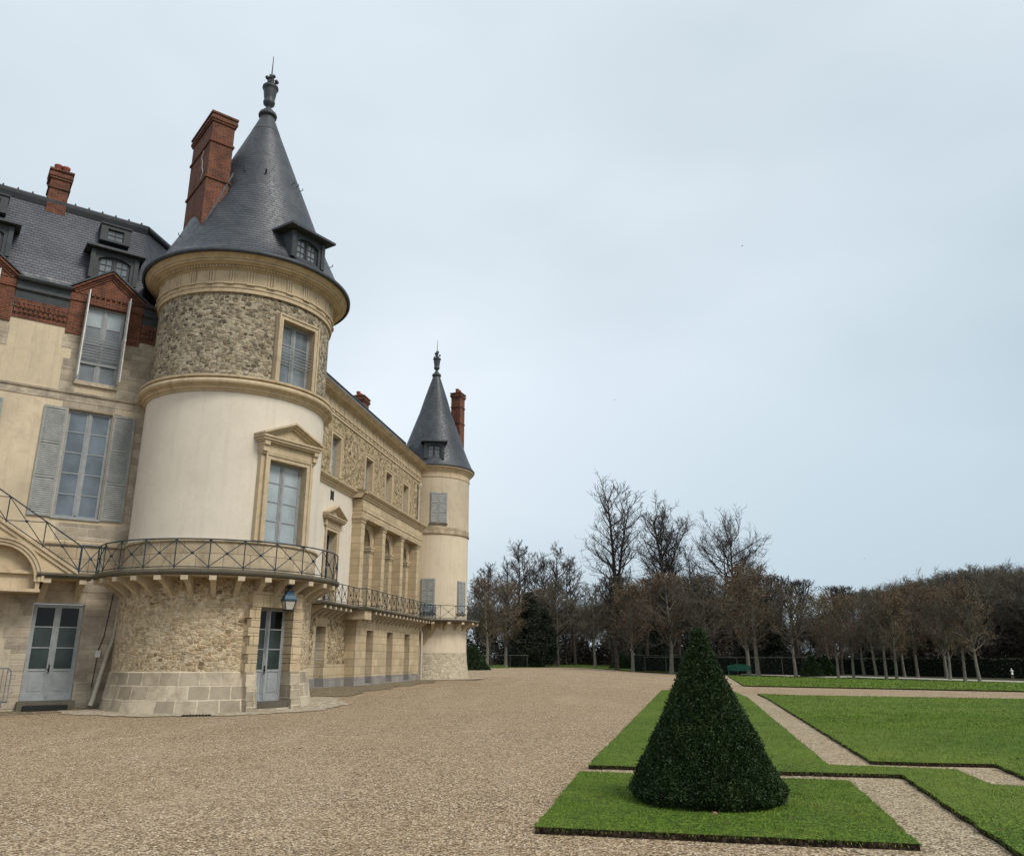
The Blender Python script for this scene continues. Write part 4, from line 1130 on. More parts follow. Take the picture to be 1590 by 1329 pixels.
# ------------------------------------------------------------ far round tower
FC = (-6.28, 62.69); FR = 2.82; FREF = 174.3
def far_tower():
    t = thing('round_tower', 'far round tower at the end of the garden wing, with shuttered windows', 'tower', (FC[0], FC[1], .2))
    FM = cyl_map(FC, FR, FREF, .3); sa, sb = -pi*FR, pi*FR
    TM = lambda s: tangent_map(FC, FR, FREF, s)
    tal = lambda z: .22*max(0, 1-(z-.1)/2.0)**1.4+.02
    b = MB(); wall(b, FM, sa, sb, -.2, 2.1, [], 0, tal, (.2, .5, .8, 1.1, 1.5, 1.8)); b.build('stone_base', TALUS_ROUGH, t)
    b = MB(); wall(b, FM, sa, sb, 2.1, 4.4, []); wall(b, FM, sa, sb, 4.4, 10.75, [], g=7); b.build('plaster_wall', PL_FAR2, t)
    b = MB(); wall(b, FM, sa, sb, 10.75, 15.2, [], 0, lambda z: .03, g=8); b.build('upper_plaster_wall', PL_FAR, t)
    b = MB(); 
    # brown unrepaired patch of render
    poly = []
    for i in range(21):
        q = i/20; s = -1.5+2.3*q; poly.append((s, 2.75+.25*sin(q*9)+q*q*.95+.12*sin(q*23)))
    for i in range(20):
        (a, za), (c, zc) = poly[i], poly[i+1]
        b.face([FM(a, za, .012), FM(c, zc, .012), FM(c, 4.28, .012), FM(a, 4.28, .012)], None, 9)
    b.build('render_patch', PL_PATCH, t)
    b = MB(); sweep(b, FM, sa, sb, [(-.05, 10.72), (.06, 10.72), (.09, 10.76), (.1, 10.84), (.06, 10.86), (.06, 11.25), (.02, 11.3), (-.05, 11.3)]); b.build('string_course', LIME_OLD, t)
    b = MB(); sweep(b, FM, sa, sb, [(-.05, 15.1), (.06, 15.1), (.08, 15.2), (.06, 15.24), (.06, 15.5), (.1, 15.55), (.14, 15.62), (.22, 15.7), (.24, 15.78), (.36, 15.84), (.4, 15.95), (-.05, 16.0)]); b.build('cornice', LIME_PLAIN, t)
    prof = [(FR+.42, 15.96), (FR+.44, 16.05), (3.05, 16.35), (2.72, 17.1), (2.45, 17.8), (2.05, 18.9), (1.7, 19.9), (1.3, 21.0), (.95, 22.2), (.6, 23.3), (.3, 24.2)]
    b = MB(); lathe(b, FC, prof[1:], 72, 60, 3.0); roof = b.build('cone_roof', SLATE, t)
    b = MB(); lathe(b, FC, [(FR+.36, 15.95), (FR+.45, 15.97), (FR+.45, 16.07), (FR+.4, 16.09)], 72, 61); b.build('gutter', LEAD, t)
    finial(t, FC, 24.25, .95)
    DT = plane_map(FC, FREF-math.degrees(.12/FR)-90)
    dormer(t, DT, -.15, .72, 16.5, 17.8, 2.98, 1.9, .3, 3, 2)
    # tall stack behind the cone
    cz = (FC[0]+1.72, FC[1]+1.5)
    chimney(t, cz, .82, .95, 15.6, 23.2, 20, 2, bands=(1.2, 2.6))
    b = MB()
    rt = lambda x, y, z: (FC[0]+x, FC[1]+y, z)
    for (y0, za), (y1, zb) in (((-.2, 16.0), (.6, 17.6)), ((.6, 17.6), (1.0, 17.75)), ((1.0, 17.75), (4.5, 19.2))):
        b.face([rt(-9, y0+1.2, za), rt(-.5, y0, za), rt(-.5, y1, zb), rt(-9, y1+1.2, zb)])
    b.build('return_roof', SLATE, t)
    # shuttered openings
    m = TM(.44); 
    def shut(s, z0, z1, half, parts):
        mm = TM(s); f = MB()
        mbox(f, mm, -half-.06, half+.06, z0-.08, z1+.06, -.3, .02)
        w = f.build('window', GREYPAINT, t)
        shutter(w, mm, -half, -.01, z0, z1, .025, parts, pitch=.12); shutter(w, mm, .01, half, z0, z1, .025, parts, pitch=.12)
        b = MB(); mbox(b, mm, -half-.12, half+.12, z0-.17, z0-.08, -.3, .1); b.build('window_sill', SLAB, w)
    shut(.44, 11.6, 13.85, .58, (.33, .66)); shut(-.2, 5.0, 7.35, .46, (.33, .66)); shut(2.72, 5.0, 7.25, .46, (.33, .66))
    b = MB(); rb = .95
    sweep(b, FM, -1.6, 6.2, [(.0, 4.27), (rb-.08, 4.27), (rb, 4.31), (rb+.03, 4.36), (rb+.03, 4.44), (0, 4.46)])
    bal = b.build('balcony', SLAB, t)
    for i in range(7): bracket(bal, FM, -.75+i*.92, .16, 3.66, 4.262, rb-.08)
    railing(bal, cyl_map(FC, FR+rb-.08, FREF, .3), -1.3*1.3, 6.2*1.3, 4.45, 5.42, 0, 8)
PL_FAR2 = m_plaster('patched_render', (.6, .51, .38), .08, .35, .5, (.42, .33, .2))
far_tower()
# ------------------------------------------------------------ ground
def sst(t, a, b):
    t = min(1, max(0, (t-a)/(b-a))); return t*t*(3-2*t)
def gz(X, Y):
    d = .23+.2245*(Y-8.9)-X
    return .24*sst(Y, 26, 36)*sst(d, 3, 14)+.0045*max(0, min(Y, 270)-55)
def sheet(name, mat, fn, nu, nv, dz, kind='structure', label=None, cat=None):
    b = MB()
    P = [[fn(i/nu, j/nv) for j in range(nv+1)] for i in range(nu+1)]
    for i in range(nu):
        for j in range(nv):
            q = [P[i][j], P[i+1][j], P[i+1][j+1], P[i][j+1]]
            b.face([(x, y, gz(x, y)+dz) for x, y in q], [(x, y) for x, y in q], 11)
    o = b.build(name, mat); o['kind'] = kind
    if label: o['label'] = label
    if cat: o['category'] = cat
    return o
b = MB()
xs = [-1500, -400, -120, -60, -40, -30, -24, -18, -12, -8, -4, 0, 4, 8, 12, 16, 20, 30, 45, 70, 120, 400, 1500]
ys = [-600, -60, -20, 0, 10, 20, 26, 28, 30, 32, 34, 36, 38, 42, 48, 55, 65, 80, 100, 140, 200, 270, 500, 2500]
for i in range(len(xs)-1):
    for j in range(len(ys)-1):
        q = [(xs[i], ys[j]), (xs[i+1], ys[j]), (xs[i+1], ys[j+1]), (xs[i], ys[j+1])]
        b.face([(x, y, gz(x, y)-.08) for x, y in q], [(x, y) for x, y in q], 11)
b.build('ground', WOODFLOOR)['kind'] = 'structure'
# gravel forecourt: from the building to the lawn edge and round behind the camera
rightx = lambda y: (13.5 if y < 9 else 13.5) if y < 50 else 24+.0*(y-50)
def court(u, v):
    y = -12+v*(136) if v < 1 else 124
    y = -12+136*(v**1.35)
    xl = -60 if y < 60 else -30
    xr = 60 if y < 50 else max(6.5, 24-(y-50)*.24) 
    xr = 60 if y < 48 else (26+ (34)*max(0, 1-(y-48)/6) if y < 54 else 26-(y-54)*.26)
    return (xl+(xr-xl)*u, y)
sheet('gravel_court', GRAVEL, court, 60, 60, 0.0)
b = MB()
def path_poly(pts, dz): b.face([(x, y, gz(x, y)+dz) for x, y in pts], [(x, y) for x, y in pts])
# paler gravel between and under the raised lawns
path_poly([(3.0, 8.0), (4.2, 5.6), (9.3, 4.6), (9.3, 14), (14, 39), (11.0, 42), (9.9, 39), (1.35, 13.2), (.95, 12.5)], .006)
path_poly([(15.0, 55.0), (21.3, 82.0), (18.5, 84), (12.9, 55.2)], .006)
b.build('garden_path', GRAVEL_P)['kind'] = 'structure'
b = MB(); path_poly([(28.6, 74), (30.5, 76), (38.9, 59.0), (52, 40), (54, 46), (40.6, 62.0), (31.8, 86.0), (26, 92), (24, 88)], .0); b.build('gravel_road', m_ground('pale_road', [(.3, .28, .23), (.42, .4, .34), (.5, .48, .42), (.58, .56, .5)], 8, 3, (.45, .42, .36), .2, .2))['kind'] = 'structure'
# cobbled apron round the tower and paved strip by the wings
def apron(u, v):
    a = R_(REF-120+200*u); r = RT+.15+(1.35+.12*sin(u*37)+.07*sin(u*91)+.04*sin(u*207))*v
    return (TC[0]+r*sin(a), TC[1]+r*cos(a))
sheet('cobble_apron', COBBLE, apron, 120, 4, .02)
def strip(u, v):
    s = -6.5+u*29; w = (.0+v*(4.3-2.2*u+.22*sin(u*31)+.12*sin(u*77)+.08*sin(u*213)+.05*sin(u*391)))
    p = WM(s, 0, w); return (p[0], p[1])
sheet('paved_strip', COBBLE_D, strip, 160, 6, .012)
def strip2(u, v):
    p = LM(-13+u*11.5, 0, v*(1.7+.15*sin(u*23))); return (p[0], p[1])
sheet('paved_strip', COBBLE_D, strip2, 40, 4, .013)
def apron2(u, v):
    a = R_(FREF-100+190*u); r = FR+.1+(1.5+.1*sin(u*29))*v
    return (FC[0]+r*sin(a), FC[1]+r*cos(a))
sheet('cobble_apron', COBBLE, apron2, 50, 4, .024)
o = MB(); gp = g0 = (-9.55, 25.62)
GM = plane_map(g0, 75)
mbox(o, GM, -.42, .42, .0, .035, -.13, .13)
for k in range(9): mbox(o, GM, -.38+k*.09, -.34+k*.09, .035, .05, -.1, .1)
tag(o.build('drain_grate', BLACK, None, (g0[0], g0[1], 0)), 'black iron drain grate in the gravel in front of the near tower', 'drain')
# ------------------------------------------------------------ lawns: raised turf slabs with cut soil edges
LAWNS = [
 [(.23, 8.67), (3.65, 7.9), (4.6, 11.82), (1.0, 12.74)],
 [(1.2, 13.49), (3.86, 12.78), (5.6, 12.4), (4.35, 7.6), (3.95, 5.8), (9.3, 4.8), (9.3, 10.6), (6.7, 11.33), (6.37, 11.49), (6.68, 12.99), (5.66, 13.34), (4.97, 13.53), (10.31, 36.92), (11.66, 44.45), (8.11, 45.38)],
 [(5.85, 13.99), (6.66, 13.78), (7.65, 13.61), (7.23, 12.2), (30, 8.0), (35, 30.3), (21.53, 35.43), (13.34, 38.9), (11.88, 40.71), (11.0, 36.31)],
 [(14.7, 53.16), (26.82, 44.0), (44, 32.6), (53, 42.5), (35.67, 58.38), (27.13, 69.8), (20.29, 78.61)],
 [(-22, 132), (-4.75, 112), (7, 121), (17.2, 98.5), (22, 95), (24, 110), (9.6, 166), (-22, 175)],
]
TH = [.065, .065, .065, .07, .04]
def tri_fan(poly):
    from mathutils.geometry import tessellate_polygon
    return tessellate_polygon([[Vector((x, y, 0)) for x, y in poly]])
def jitter_edge(poly, step=.25, amp=.018):
    out = []; rr = random.Random(len(poly)*7+int(poly[0][0]*100))
    for i in range(len(poly)):
        a, c = poly[i], poly[(i+1) % len(poly)]
        L = math.hypot(c[0]-a[0], c[1]-a[1]); n = max(1, min(160, int(L/step)))
        for k in range(n):
            q = k/n; x, y = a[0]+(c[0]-a[0])*q, a[1]+(c[1]-a[1])*q
            if k: x += rr.uniform(-amp, amp); y += rr.uniform(-amp, amp)
            out.append((x, y))
    return out
LNAMES = ['square lawn in front carrying the clipped yew cone', 'L-shaped lawn strip beside the gravel court with the path on its right', 'large open lawn at the right beyond the near paths', 'distant lawn in front of the row of young trees', 'far lawn under the trees at the end of the court']
for i, poly in enumerate(LAWNS):
    t = MB(); e = jitter_edge(poly); h = TH[i]
    for tri in tri_fan(e):
        P = [e[k] if not isinstance(k, Vector) else (k.x, k.y) for k in tri]
        a = (P[1][0]-P[0][0])*(P[2][1]-P[0][1])-(P[1][1]-P[0][1])*(P[2][0]-P[0][0])
        if a < 0: P = P[::-1]
        t.face([(x, y, gz(x, y)+h) for x, y in P], [(x, y) for x, y in P])
    o = t.build('lawn', TURF); o['kind'] = 'structure'
    t = MB()
    for k in range(len(e)):
        a, c = e[k], e[(k+1) % len(e)]
        t.face([(a[0], a[1], gz(*a)-.02), (c[0], c[1], gz(*c)-.02), (c[0], c[1], gz(*c)+h-.003), (a[0], a[1], gz(*a)+h-.003)], None)
    o2 = t.build('soil_edge', SOIL); o2['kind'] = 'structure'
def inside(p, poly):
    x, y = p; r = False; n = len(poly)
    for i in range(n):
        (x1, y1), (x2, y2) = poly[i], poly[(i+1) % n]
        if (y1 > y) != (y2 > y) and x < (x2-x1)*(y-y1)/(y2-y1)+x1: r = not r
    return r
TOP = (2.32, 10.28)           # clipped yew
def grass():
    b = MB(); rr = random.Random(21)
    V, F = [], []
    def blade(x, y, z, hh, w):
        a = rr.random()*6.283; l = rr.uniform(.1, .75)*hh; c, s = cos(a), sin(a); a2 = rr.random()*6.283
        dx, dy = cos(a2)*l, sin(a2)*l
        i = len(V); V.extend([(x-c*w, y-s*w, z), (x+c*w, y+s*w, z), (x+dx, y+dy, z+hh)]); F.append((i, i+1, i+2))
    def scatter(i, n, box, h0, h1, w, far=None):
        poly = LAWNS[i]; k = 0
        while k < n:
            x, y = rr.uniform(box[0], box[2]), rr.uniform(box[1], box[3])
            k += 1
            if not inside((x, y), poly): continue
            if far and rr.random() > far(x, y): continue
            hh = rr.uniform(h0, h1)*(1+.6*math.sin(x*5.1+math.sin(y*3.7)*2)*.4)
            blade(x, y, gz(x, y)+TH[i]-.006, hh, w)
    scatter(0, 48000, (.1, 8, 4.9, 13.4), .016, .036, .0035)
    scatter(1, 70000, (1, 5, 9.7, 20), .018, .04, .004)
    scatter(1, 30000, (2, 20, 12.3, 47), .03, .05, .008)
    scatter(2, 60000, (5.8, 9, 14, 26), .02, .045, .006)
    scatter(2, 40000, (8, 20, 30, 42), .035, .06, .012)
    scatter(3, 25000, (15, 44, 40, 82), .05, .09, .03)
    # ragged fringe along the cut edges
    for i in (0, 1, 2):
        e = jitter_edge(LAWNS[i])
        for k in range(len(e)):
            a, c = e[k], e[(k+1) % len(e)]
            L = math.hypot(c[0]-a[0], c[1]-a[1]); d = math.hypot(a[0], a[1])
            for q in range(int(L*(130 if d < 16 else 40))):
                f = rr.random(); x, y = a[0]+(c[0]-a[0])*f+rr.uniform(-.02, .02), a[1]+(c[1]-a[1])*f+rr.uniform(-.02, .02)
                blade(x, y, gz(x, y)+TH[i]-rr.uniform(.0, .035), rr.uniform(.012, .026), .0045 if d < 16 else .009)
    me = bpy.data.meshes.new('grass'); me.from_pydata(V, [], F); me.materials.append(GRASS)
    o = bpy.data.objects.new('grass', me); COL.objects.link(o)
    tag(o, 'short green grass blades covering the lawns', 'grass', None, 'stuff')
grass()
def pebbles():
    V, F = [], []; rr = random.Random(8)
    for k in range(22000):
        y = 5.2+14*rr.random()**1.5; x = rr.uniform(-.72, .72)*y
        if any(inside((x, y), L) for L in LAWNS[:3]): continue
        r = rr.uniform(.005, .012)*(1+.02*y); a = rr.random()*6.28; e = rr.uniform(.6, 1); z = gz(x, y)+.004+r*.18
        i = len(V)
        for q in range(5):
            t = a+q*1.2566; V.append((x+cos(t)*r, y+sin(t)*r*e, z-r*.2))
        V.append((x+rr.uniform(-.3, .3)*r, y+rr.uniform(-.3, .3)*r, z+r*.55))
        for q in range(5): F.append((i+q, i+(q+1) % 5, i+5))
    me = bpy.data.meshes.new('pebbles'); me.from_pydata(V, [], F); me.materials.append(m_leaf('pebble_stone', (.2, .145, .09), (.66, .58, .46), .9, 3))
    o = bpy.data.objects.new('pebbles', me); COL.objects.link(o)
    tag(o, 'loose tan pebbles lying on the gravel court', 'gravel', None, 'stuff')
pebbles()
def fallen_leaves():
    V, F = [], []; q = random.Random(17)
    k = 0
    while k < 900:
        y = 7+38*q.random()**1.7; x = q.uniform(-.4, .75)*y
        L = next((i for i in (0, 1, 2) if inside((x, y), LAWNS[i])), None)
        if L is None and q.random() < .8: k += 1; continue
        k += 1
        z = gz(x, y)+(TH[L]+.022 if L is not None else .012); s = q.uniform(.012, .032)*(1+.02*y); a = q.random()*6.28
        i = len(V); c, d = cos(a)*s, sin(a)*s
        V.extend([(x-c, y-d, z), (x+d*.5, y-c*.5, z+s*.4), (x+c, y+d, z+s*.1), (x-d*.5, y+c*.5, z+s*.25)]); F.append((i, i+1, i+2, i+3))
    me = bpy.data.meshes.new('fallen_leaves'); me.from_pydata(V, [], F); me.materials.append(m_leaf('dry_leaf', (.05, .032, .016), (.16, .1, .045), .8))
    o = bpy.data.objects.new('fallen_leaves', me); COL.objects.link(o)
    tag(o, 'scattered small brown leaves fallen on the lawns and gravel', 'leaves', None, 'stuff')
fallen_leaves()
# ------------------------------------------------------------ clipped yew cones
def yew(name, c, z0, R, H, n, size, label, group=None, seed=1, round_=True):
    t = thing(name, label, 'topiary', (c[0], c[1], z0), group)
    rr = random.Random(seed)
    def rad(q):      # profile, q = 0 bottom .. 1 top
        if not round_: return R*(1-q)*1.0+.02
        w = 1-q
        if w < .015: return R*.085*(w/.015)**.5
        if w < .93: return R*max(.085, .02+.965*(w/.93)**1.12)
        return R*(1-.07*((w-.93)/.07)**2)
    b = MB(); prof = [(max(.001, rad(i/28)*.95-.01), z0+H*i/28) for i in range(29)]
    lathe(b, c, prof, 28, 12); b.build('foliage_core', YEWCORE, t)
    V, F = [], []
    for k in range(n):
        q = 1-math.sqrt(rr.random()) if not round_ else 1-rr.random()**.56
        q = min(.995, max(0.0, q)); a = rr.random()*6.283
        r = rad(q)*(1+.02*sin(a*5+q*11)+.018*sin(a*13-q*29)+.012*sin(a*31+q*53))+rr.gauss(0, .014)*R+(rr.random()**14)*.05*R
        p = Vector((c[0]+r*sin(a), c[1]+r*cos(a), z0+q*H+rr.gauss(0, .008)))
        nrm = Vector((sin(a), cos(a), .38)).normalized()
        d = (nrm*rr.uniform(.3, 1)+Vector((rr.gauss(0, .6), rr.gauss(0, .6), rr.gauss(.2, .5)))).normalized()
        s = d.cross(Vector((rr.gauss(0, 1), rr.gauss(0, 1), rr.gauss(0, 1)))).normalized()
        L = size*rr.uniform(.6, 1.5); w = L*rr.uniform(.16, .3)
        i = len(V)
        V.extend([tuple(p-s*w-d*L*.3), tuple(p+s*w-d*L*.3), tuple(p+s*w*.7+d*L*.45), tuple(p+d*L*.8), tuple(p-s*w*.7+d*L*.45)]); F.append((i, i+1, i+2, i+3, i+4))
    me = bpy.data.meshes.new('foliage'); me.from_pydata([(v[0]-c[0], v[1]-c[1], v[2]-z0) for v in V], [], F); me.materials.append(YEW)
    o = bpy.data.objects.new('foliage', me); COL.objects.link(o); o.parent = t
    return t
yew('clipped_yew', TOP, .065, .885, 1.97, 120000, .021, 'large dark green clipped yew cone standing on the square lawn in front', seed=2)
b = MB(); ball(b, (2.17, 9.36, .05), .04, 8, 5); tag(b.build('stone', BROWNSTONE, None, (2.17, 9.36, .05)), 'small reddish stone in the grass at the foot of the large yew cone', 'stone')
FAR_YEWS = [((-4.6, 99.4), 1.95, 3.0, 'dark clipped yew cone just right of the far tower'), ((2.9, 128), 1.8, 2.6, 'small clipped yew cone at the edge of the far lawn beside a hedge'), ((15.4, 116), 1.9, 2.3, 'small clipped yew cone beside the tallest bare tree'), ((30.2, 80.2), 1.1, 2.0, 'small dark yew cone at the left end of the young tree row'), ((28.4, 79), 1.0, 2.0, 'small dark yew cone in front of the hedge right of the green bench')]
for i, (c, r, h, lb) in enumerate(FAR_YEWS):
    yew('clipped_yew', c, gz(*c), r, h, 5000, .16, lb, seed=30+i, round_=False)
# ------------------------------------------------------------ bare winter trees
def mesh_from(V, F, name, mat, smooth=False):
    me = bpy.data.meshes.new(name); me.from_pydata(V, [], F); me.materials.append(mat)
    if smooth: me.polygons.foreach_set("use_smooth", [True]*len(me.polygons))
    me.update(); return me
class TB:
    def __init__(s): s.V = []; s.F = []
    def limb(s, pts, rad, n=4):
        base = len(s.V); px = None
        for i, p in enumerate(pts):
            d = (pts[min(i+1, len(pts)-1)]-pts[max(i-1, 0)]).normalized()
            if px is None: x, y = frame_of(d)
            else:
                x = px-d*px.dot(d); x = x.normalized() if x.length > 1e-6 else frame_of(d)[0]; y = d.cross(x)
            px = x
            for k in range(n):
                a = 2*pi*k/n; s.V.append(tuple(p+(x*cos(a)+y*sin(a))*rad[i]))
        for i in range(len(pts)-1):
            for k in range(n):
                k2 = (k+1) % n; s.F.append((base+i*n+k, base+i*n+k2, base+(i+1)*n+k2, base+(i+1)*n+k))
    def leaf(s, p, size, rr):
        a = Vector((rr.gauss(0, 1), rr.gauss(0, 1), rr.gauss(0, 1))).normalized(); b_ = frame_of(a)[0]
        i = len(s.V); c = a.cross(b_)
        s.V.extend([tuple(p-b_*size*.5), tuple(p+c*size*.35), tuple(p+b_*size*.5), tuple(p-c*size*.35)]); s.F.append((i, i+1, i+2, i+3))
def grow(seed, H, trunk_r, clear, spread, up, n1, n2, n3, n4=0, clipz=None, shape='oval', curve=.12, twig=.022, leafn=0, leafsize=.2, fork=0, wob=.02, l2k=1.0, reach=1.0, limbs_in_crown=False, forkw=.45):
    rr = random.Random(seed)
    tr, cr, lf = TB(), TB(), TB()
    def rv(k): return Vector((rr.gauss(0, k), rr.gauss(0, k), rr.gauss(0, k)))
    def line(p, d, L, seg, bend, up_):
        pts = [p.copy()]; d = d.normalized()
        for i in range(seg):
            d = (d+rv(bend)+Vector((0, 0, up_))).normalized(); p = p+d*(L/seg)
            if clipz and p.z > clipz+rr.uniform(-.12, .12): break
            pts.append(p.copy())
        return pts
    trunks = []
    main = line(Vector((0, 0, 0)), Vector((rr.gauss(0, .02), rr.gauss(0, .02), 1)), H*.97, 14, wob, .08)
    nS = len(main)
    rads = [trunk_r*(1.25 if i == 0 else 1)*(1-.9*(i/14)**.85)+.02 for i in range(nS)]
    tr.limb(main, rads, 8); trunks.append((main, rads))
    for f in range(fork):
        i = rr.randint(4, 6); a = rr.random()*6.28
        q = line(main[i], Vector((cos(a)*forkw, sin(a)*forkw, 1)), H*(.97-i/14)*.95, 9, .05, .12)
        r2 = [rads[i]*.7*(1-.9*k/9)+.02 for k in range(len(q))]; tr.limb(q, r2, 6); trunks.append((q, r2))
    def env(z):   # crown half-width at height z
        t = (z/H-clear)/(1-clear)
        if t < 0 or t > 1: return .05*spread
        if shape == 'oval': return spread*(.35+.65*math.sin(pi*min(1, (t*.88+.12))**.8))
        if shape == 'egg': return spread*(math.sin(pi*min(1, t*.8+.16))**.7)
        if shape == 'fan': return spread*(.35+.65*t)
        if shape == 'tall': return spread*(1.0-.45*t)*min(1, (t+.12)*4)
        if shape == 'cone': return spread*(1-t)*.95+.1*spread
        return spread
    for (ml, mr) in trunks:
        m = n1 if ml is main else max(4, int(n1*.55))
        for j in range(m):
            q = (clear+(1-clear)*(j+rr.random()*.8)/m) if ml is main else (.2+.78*(j+rr.random())/m)
            q = min(.985, q); x = q*(len(ml)-1); i = min(int(x), len(ml)-2); p = ml[i].lerp(ml[i+1], x-i)
            a = j*2.4+rr.uniform(-.6, .6)
            L = env(p.z)*rr.uniform(.75, 1.15)*reach
            u = up*rr.uniform(.7, 1.3)+(.5 if q > .85 else 0)
            d = Vector((cos(a), sin(a), u))
            r0 = min(mr[i]*.6, .03+.028*L*.6)
            b1 = line(p, d, L*(1+.25*u), 7, curve, .07 if shape != 'fan' else .1)
            (cr if limbs_in_crown else tr).limb(b1, [r0*(1-.85*k/7)+twig*.6 for k in range(len(b1))], 5)
            for j2 in range(n2):
                x2 = (.22+.78*(j2+rr.random())/n2)*(len(b1)-1); i2 = min(int(x2), len(b1)-2)
                if i2 < 0: continue
                p2 = b1[i2].lerp(b1[i2+1], x2-i2); dd = (b1[i2+1]-b1[i2]).normalized()
                d2 = dd*.75+rv(.55)+Vector((0, 0, .22)); L2 = L*rr.uniform(.42, .75)*(1.05-.5*x2/len(b1))*l2k
                b2 = line(p2, d2, L2, 4, curve*1.3, .06)
                if len(b2) < 2: continue
                r2 = max(twig*1.1, r0*.42*(1-.6*x2/len(b1)))
                cr.limb(b2, [r2*(1-.6*k/4) for k in range(len(b2))], 3)
                for j3 in range(n3):
                    x3 = (.2+.8*(j3+rr.random())/n3)*(len(b2)-1); i3 = min(int(x3), len(b2)-2)
                    p3 = b2[i3].lerp(b2[i3+1], x3-i3); dd3 = (b2[i3+1]-b2[i3]).normalized()
                    L3 = L2*rr.uniform(.35, .75)
                    b3 = line(p3, dd3*.7+rv(.5)+Vector((0, 0, .2)), L3, 2, curve*1.4, .06)
                    if len(b3) < 2: continue
                    cr.limb(b3, [twig, twig*.8, twig*.5][:len(b3)], 3)
                    for j4 in range(n4):
                        p4 = b3[-1].lerp(b3[0], rr.random()*.8)
                        b4 = line(p4, (b3[-1]-b3[0]).normalized()*.6+rv(.55)+Vector((0, 0, .15)), L3*rr.uniform(.35, .7), 1, .1, .03)
                        if len(b4) > 1: cr.limb(b4, [twig*.75, twig*.4], 3)
                    for q5 in range(leafn):
                        if rr.random() < .8: lf.leaf(b3[-1]+rv(leafsize*.9), leafsize*rr.uniform(.5, 1.2), rr)
    return tr, cr, lf
PROTO = {}
def proto(key, bark, twigm, leafm=None, **kw):
    tr, cr, lf = grow(**kw)
    PROTO[key] = (mesh_from(tr.V, tr.F, 'trunk', bark, True), mesh_from(cr.V, cr.F, 'crown', twigm), mesh_from(lf.V, lf.F, 'leaves', leafm) if (leafm and lf.F) else None, kw['H'])
def plant(key, name, x, y, H, rot, label, cat='tree', group=None, wide=1.0, lean=(0, 0)):
    a, c, l, h0 = PROTO[key]; k = H/h0
    t = thing(name, label, cat, (x, y, gz(x, y)-.08), group)
    t.rotation_euler = (lean[0], lean[1], rot); t.scale = (k*wide, k*wide, k)
    for n, me in (('trunk', a), ('crown', c), ('leaves', l)):
        if me is None: continue
        o = bpy.data.objects.new(n, me); COL.objects.link(o); o.parent = t
    return t
proto('tallA', BARK_D, TWIG_D, seed=3, H=28, trunk_r=.55, clear=.22, spread=4.9, up=.75, shape='tall', n1=40, n2=8, n3=4, n4=1, fork=1, forkw=.12, twig=.026, curve=.11)
proto('tallB', BARK_D, TWIG_D, seed=8, H=24, trunk_r=.5, clear=.26, spread=5.0, up=.8, shape='tall', n1=36, n2=7, n3=4, n4=2, fork=2, forkw=.3, twig=.026, curve=.12)
proto('tallC', BARK_D, TWIG_D, seed=14, H=21, trunk_r=.5, clear=.34, spread=6.6, up=.45, n1=34, n2=7, n3=4, n4=2, fork=1, forkw=.3, twig=.026, curve=.13)
proto('slim', BARK_D, TWIG_D, seed=21, H=20, trunk_r=.28, clear=.3, spread=2.9, up=.9, n1=26, n2=7, n3=5, n4=1, fork=0, twig=.026, curve=.12)
proto('slimB', BARK_D, TWIG_D, seed=25, H=20, trunk_r=.26, clear=.24, spread=3.4, up=.8, n1=28, n2=7, n3=5, n4=1, fork=1, forkw=.2, twig=.026, curve=.13)
proto('fan', BARK_D, TWIG_D, seed=33, H=10, trunk_r=.22, clear=.3, spread=3.0, up=1.6, n1=16, n2=6, n3=3, n4=0, fork=3, forkw=.55, twig=.024, curve=.045, clipz=9.8, shape='fan', reach=1.3)
proto('limeA', BARK_P, TWIG_B, LEAF_B, seed=41, H=7.4, trunk_r=.13, clear=.27, spread=2.1, up=.85, n1=24, n2=8, n3=6, n4=1, twig=.014, curve=.12, limbs_in_crown=True, shape='egg', leafn=5, leafsize=.12)
proto('limeB', BARK_P, TWIG_B, LEAF_OL, seed=42, H=7.4, trunk_r=.13, clear=.27, spread=2.2, up=.95, n1=24, n2=8, n3=6, n4=2, twig=.014, curve=.12, limbs_in_crown=True, shape='egg', leafn=2, leafsize=.1)
proto('limeC', BARK_P, TWIG_B, LEAF_B, seed=47, H=7.4, trunk_r=.14, clear=.25, spread=2.3, up=.8, n1=24, n2=8, n3=6, n4=1, twig=.014, curve=.13, limbs_in_crown=True, shape='egg', leafn=4, leafsize=.11)
proto('woodA', BARK_D, TWIG_B, LEAF_OL, seed=51, H=15, trunk_r=.26, clear=.12, spread=4.3, up=.75, n1=30, n2=9, n3=6, n4=3, fork=2, twig=.022, curve=.13)
proto('woodB', BARK_D, TWIG_B, LEAF_OL, seed=52, H=15, trunk_r=.24, clear=.1, spread=4.8, up=.7, n1=30, n2=9, n3=6, n4=3, fork=2, twig=.022, curve=.14)
proto('everA', BARK_D, EVERG, EVERG, seed=61, H=11, trunk_r=.2, clear=.03, spread=3.0, up=.15, n1=40, n2=8, n3=5, twig=.03, curve=.12, shape='cone', leafn=8, leafsize=.34)
ORD = ['first', 'second', 'third', 'fourth', 'fifth', 'sixth', 'seventh', 'eighth', 'ninth', 'tenth', 'eleventh', 'twelfth', 'thirteenth', 'fourteenth']
def polar(az, D): return (D*sin(R_(az)), D*cos(R_(az)))
rr = random.Random(77)
x, y = polar(7.75, 124); plant('tallA', 'bare_tree', x, y, 25.9, 1.0, 'tallest bare tree, leftmost of the three big crowns above the wood', wide=1.2)
x, y = polar(11.0, 116); plant('tallB', 'bare_tree', x, y, 21.2, 2.2, 'tall bare forked tree in the middle of the three big crowns', wide=1.15)
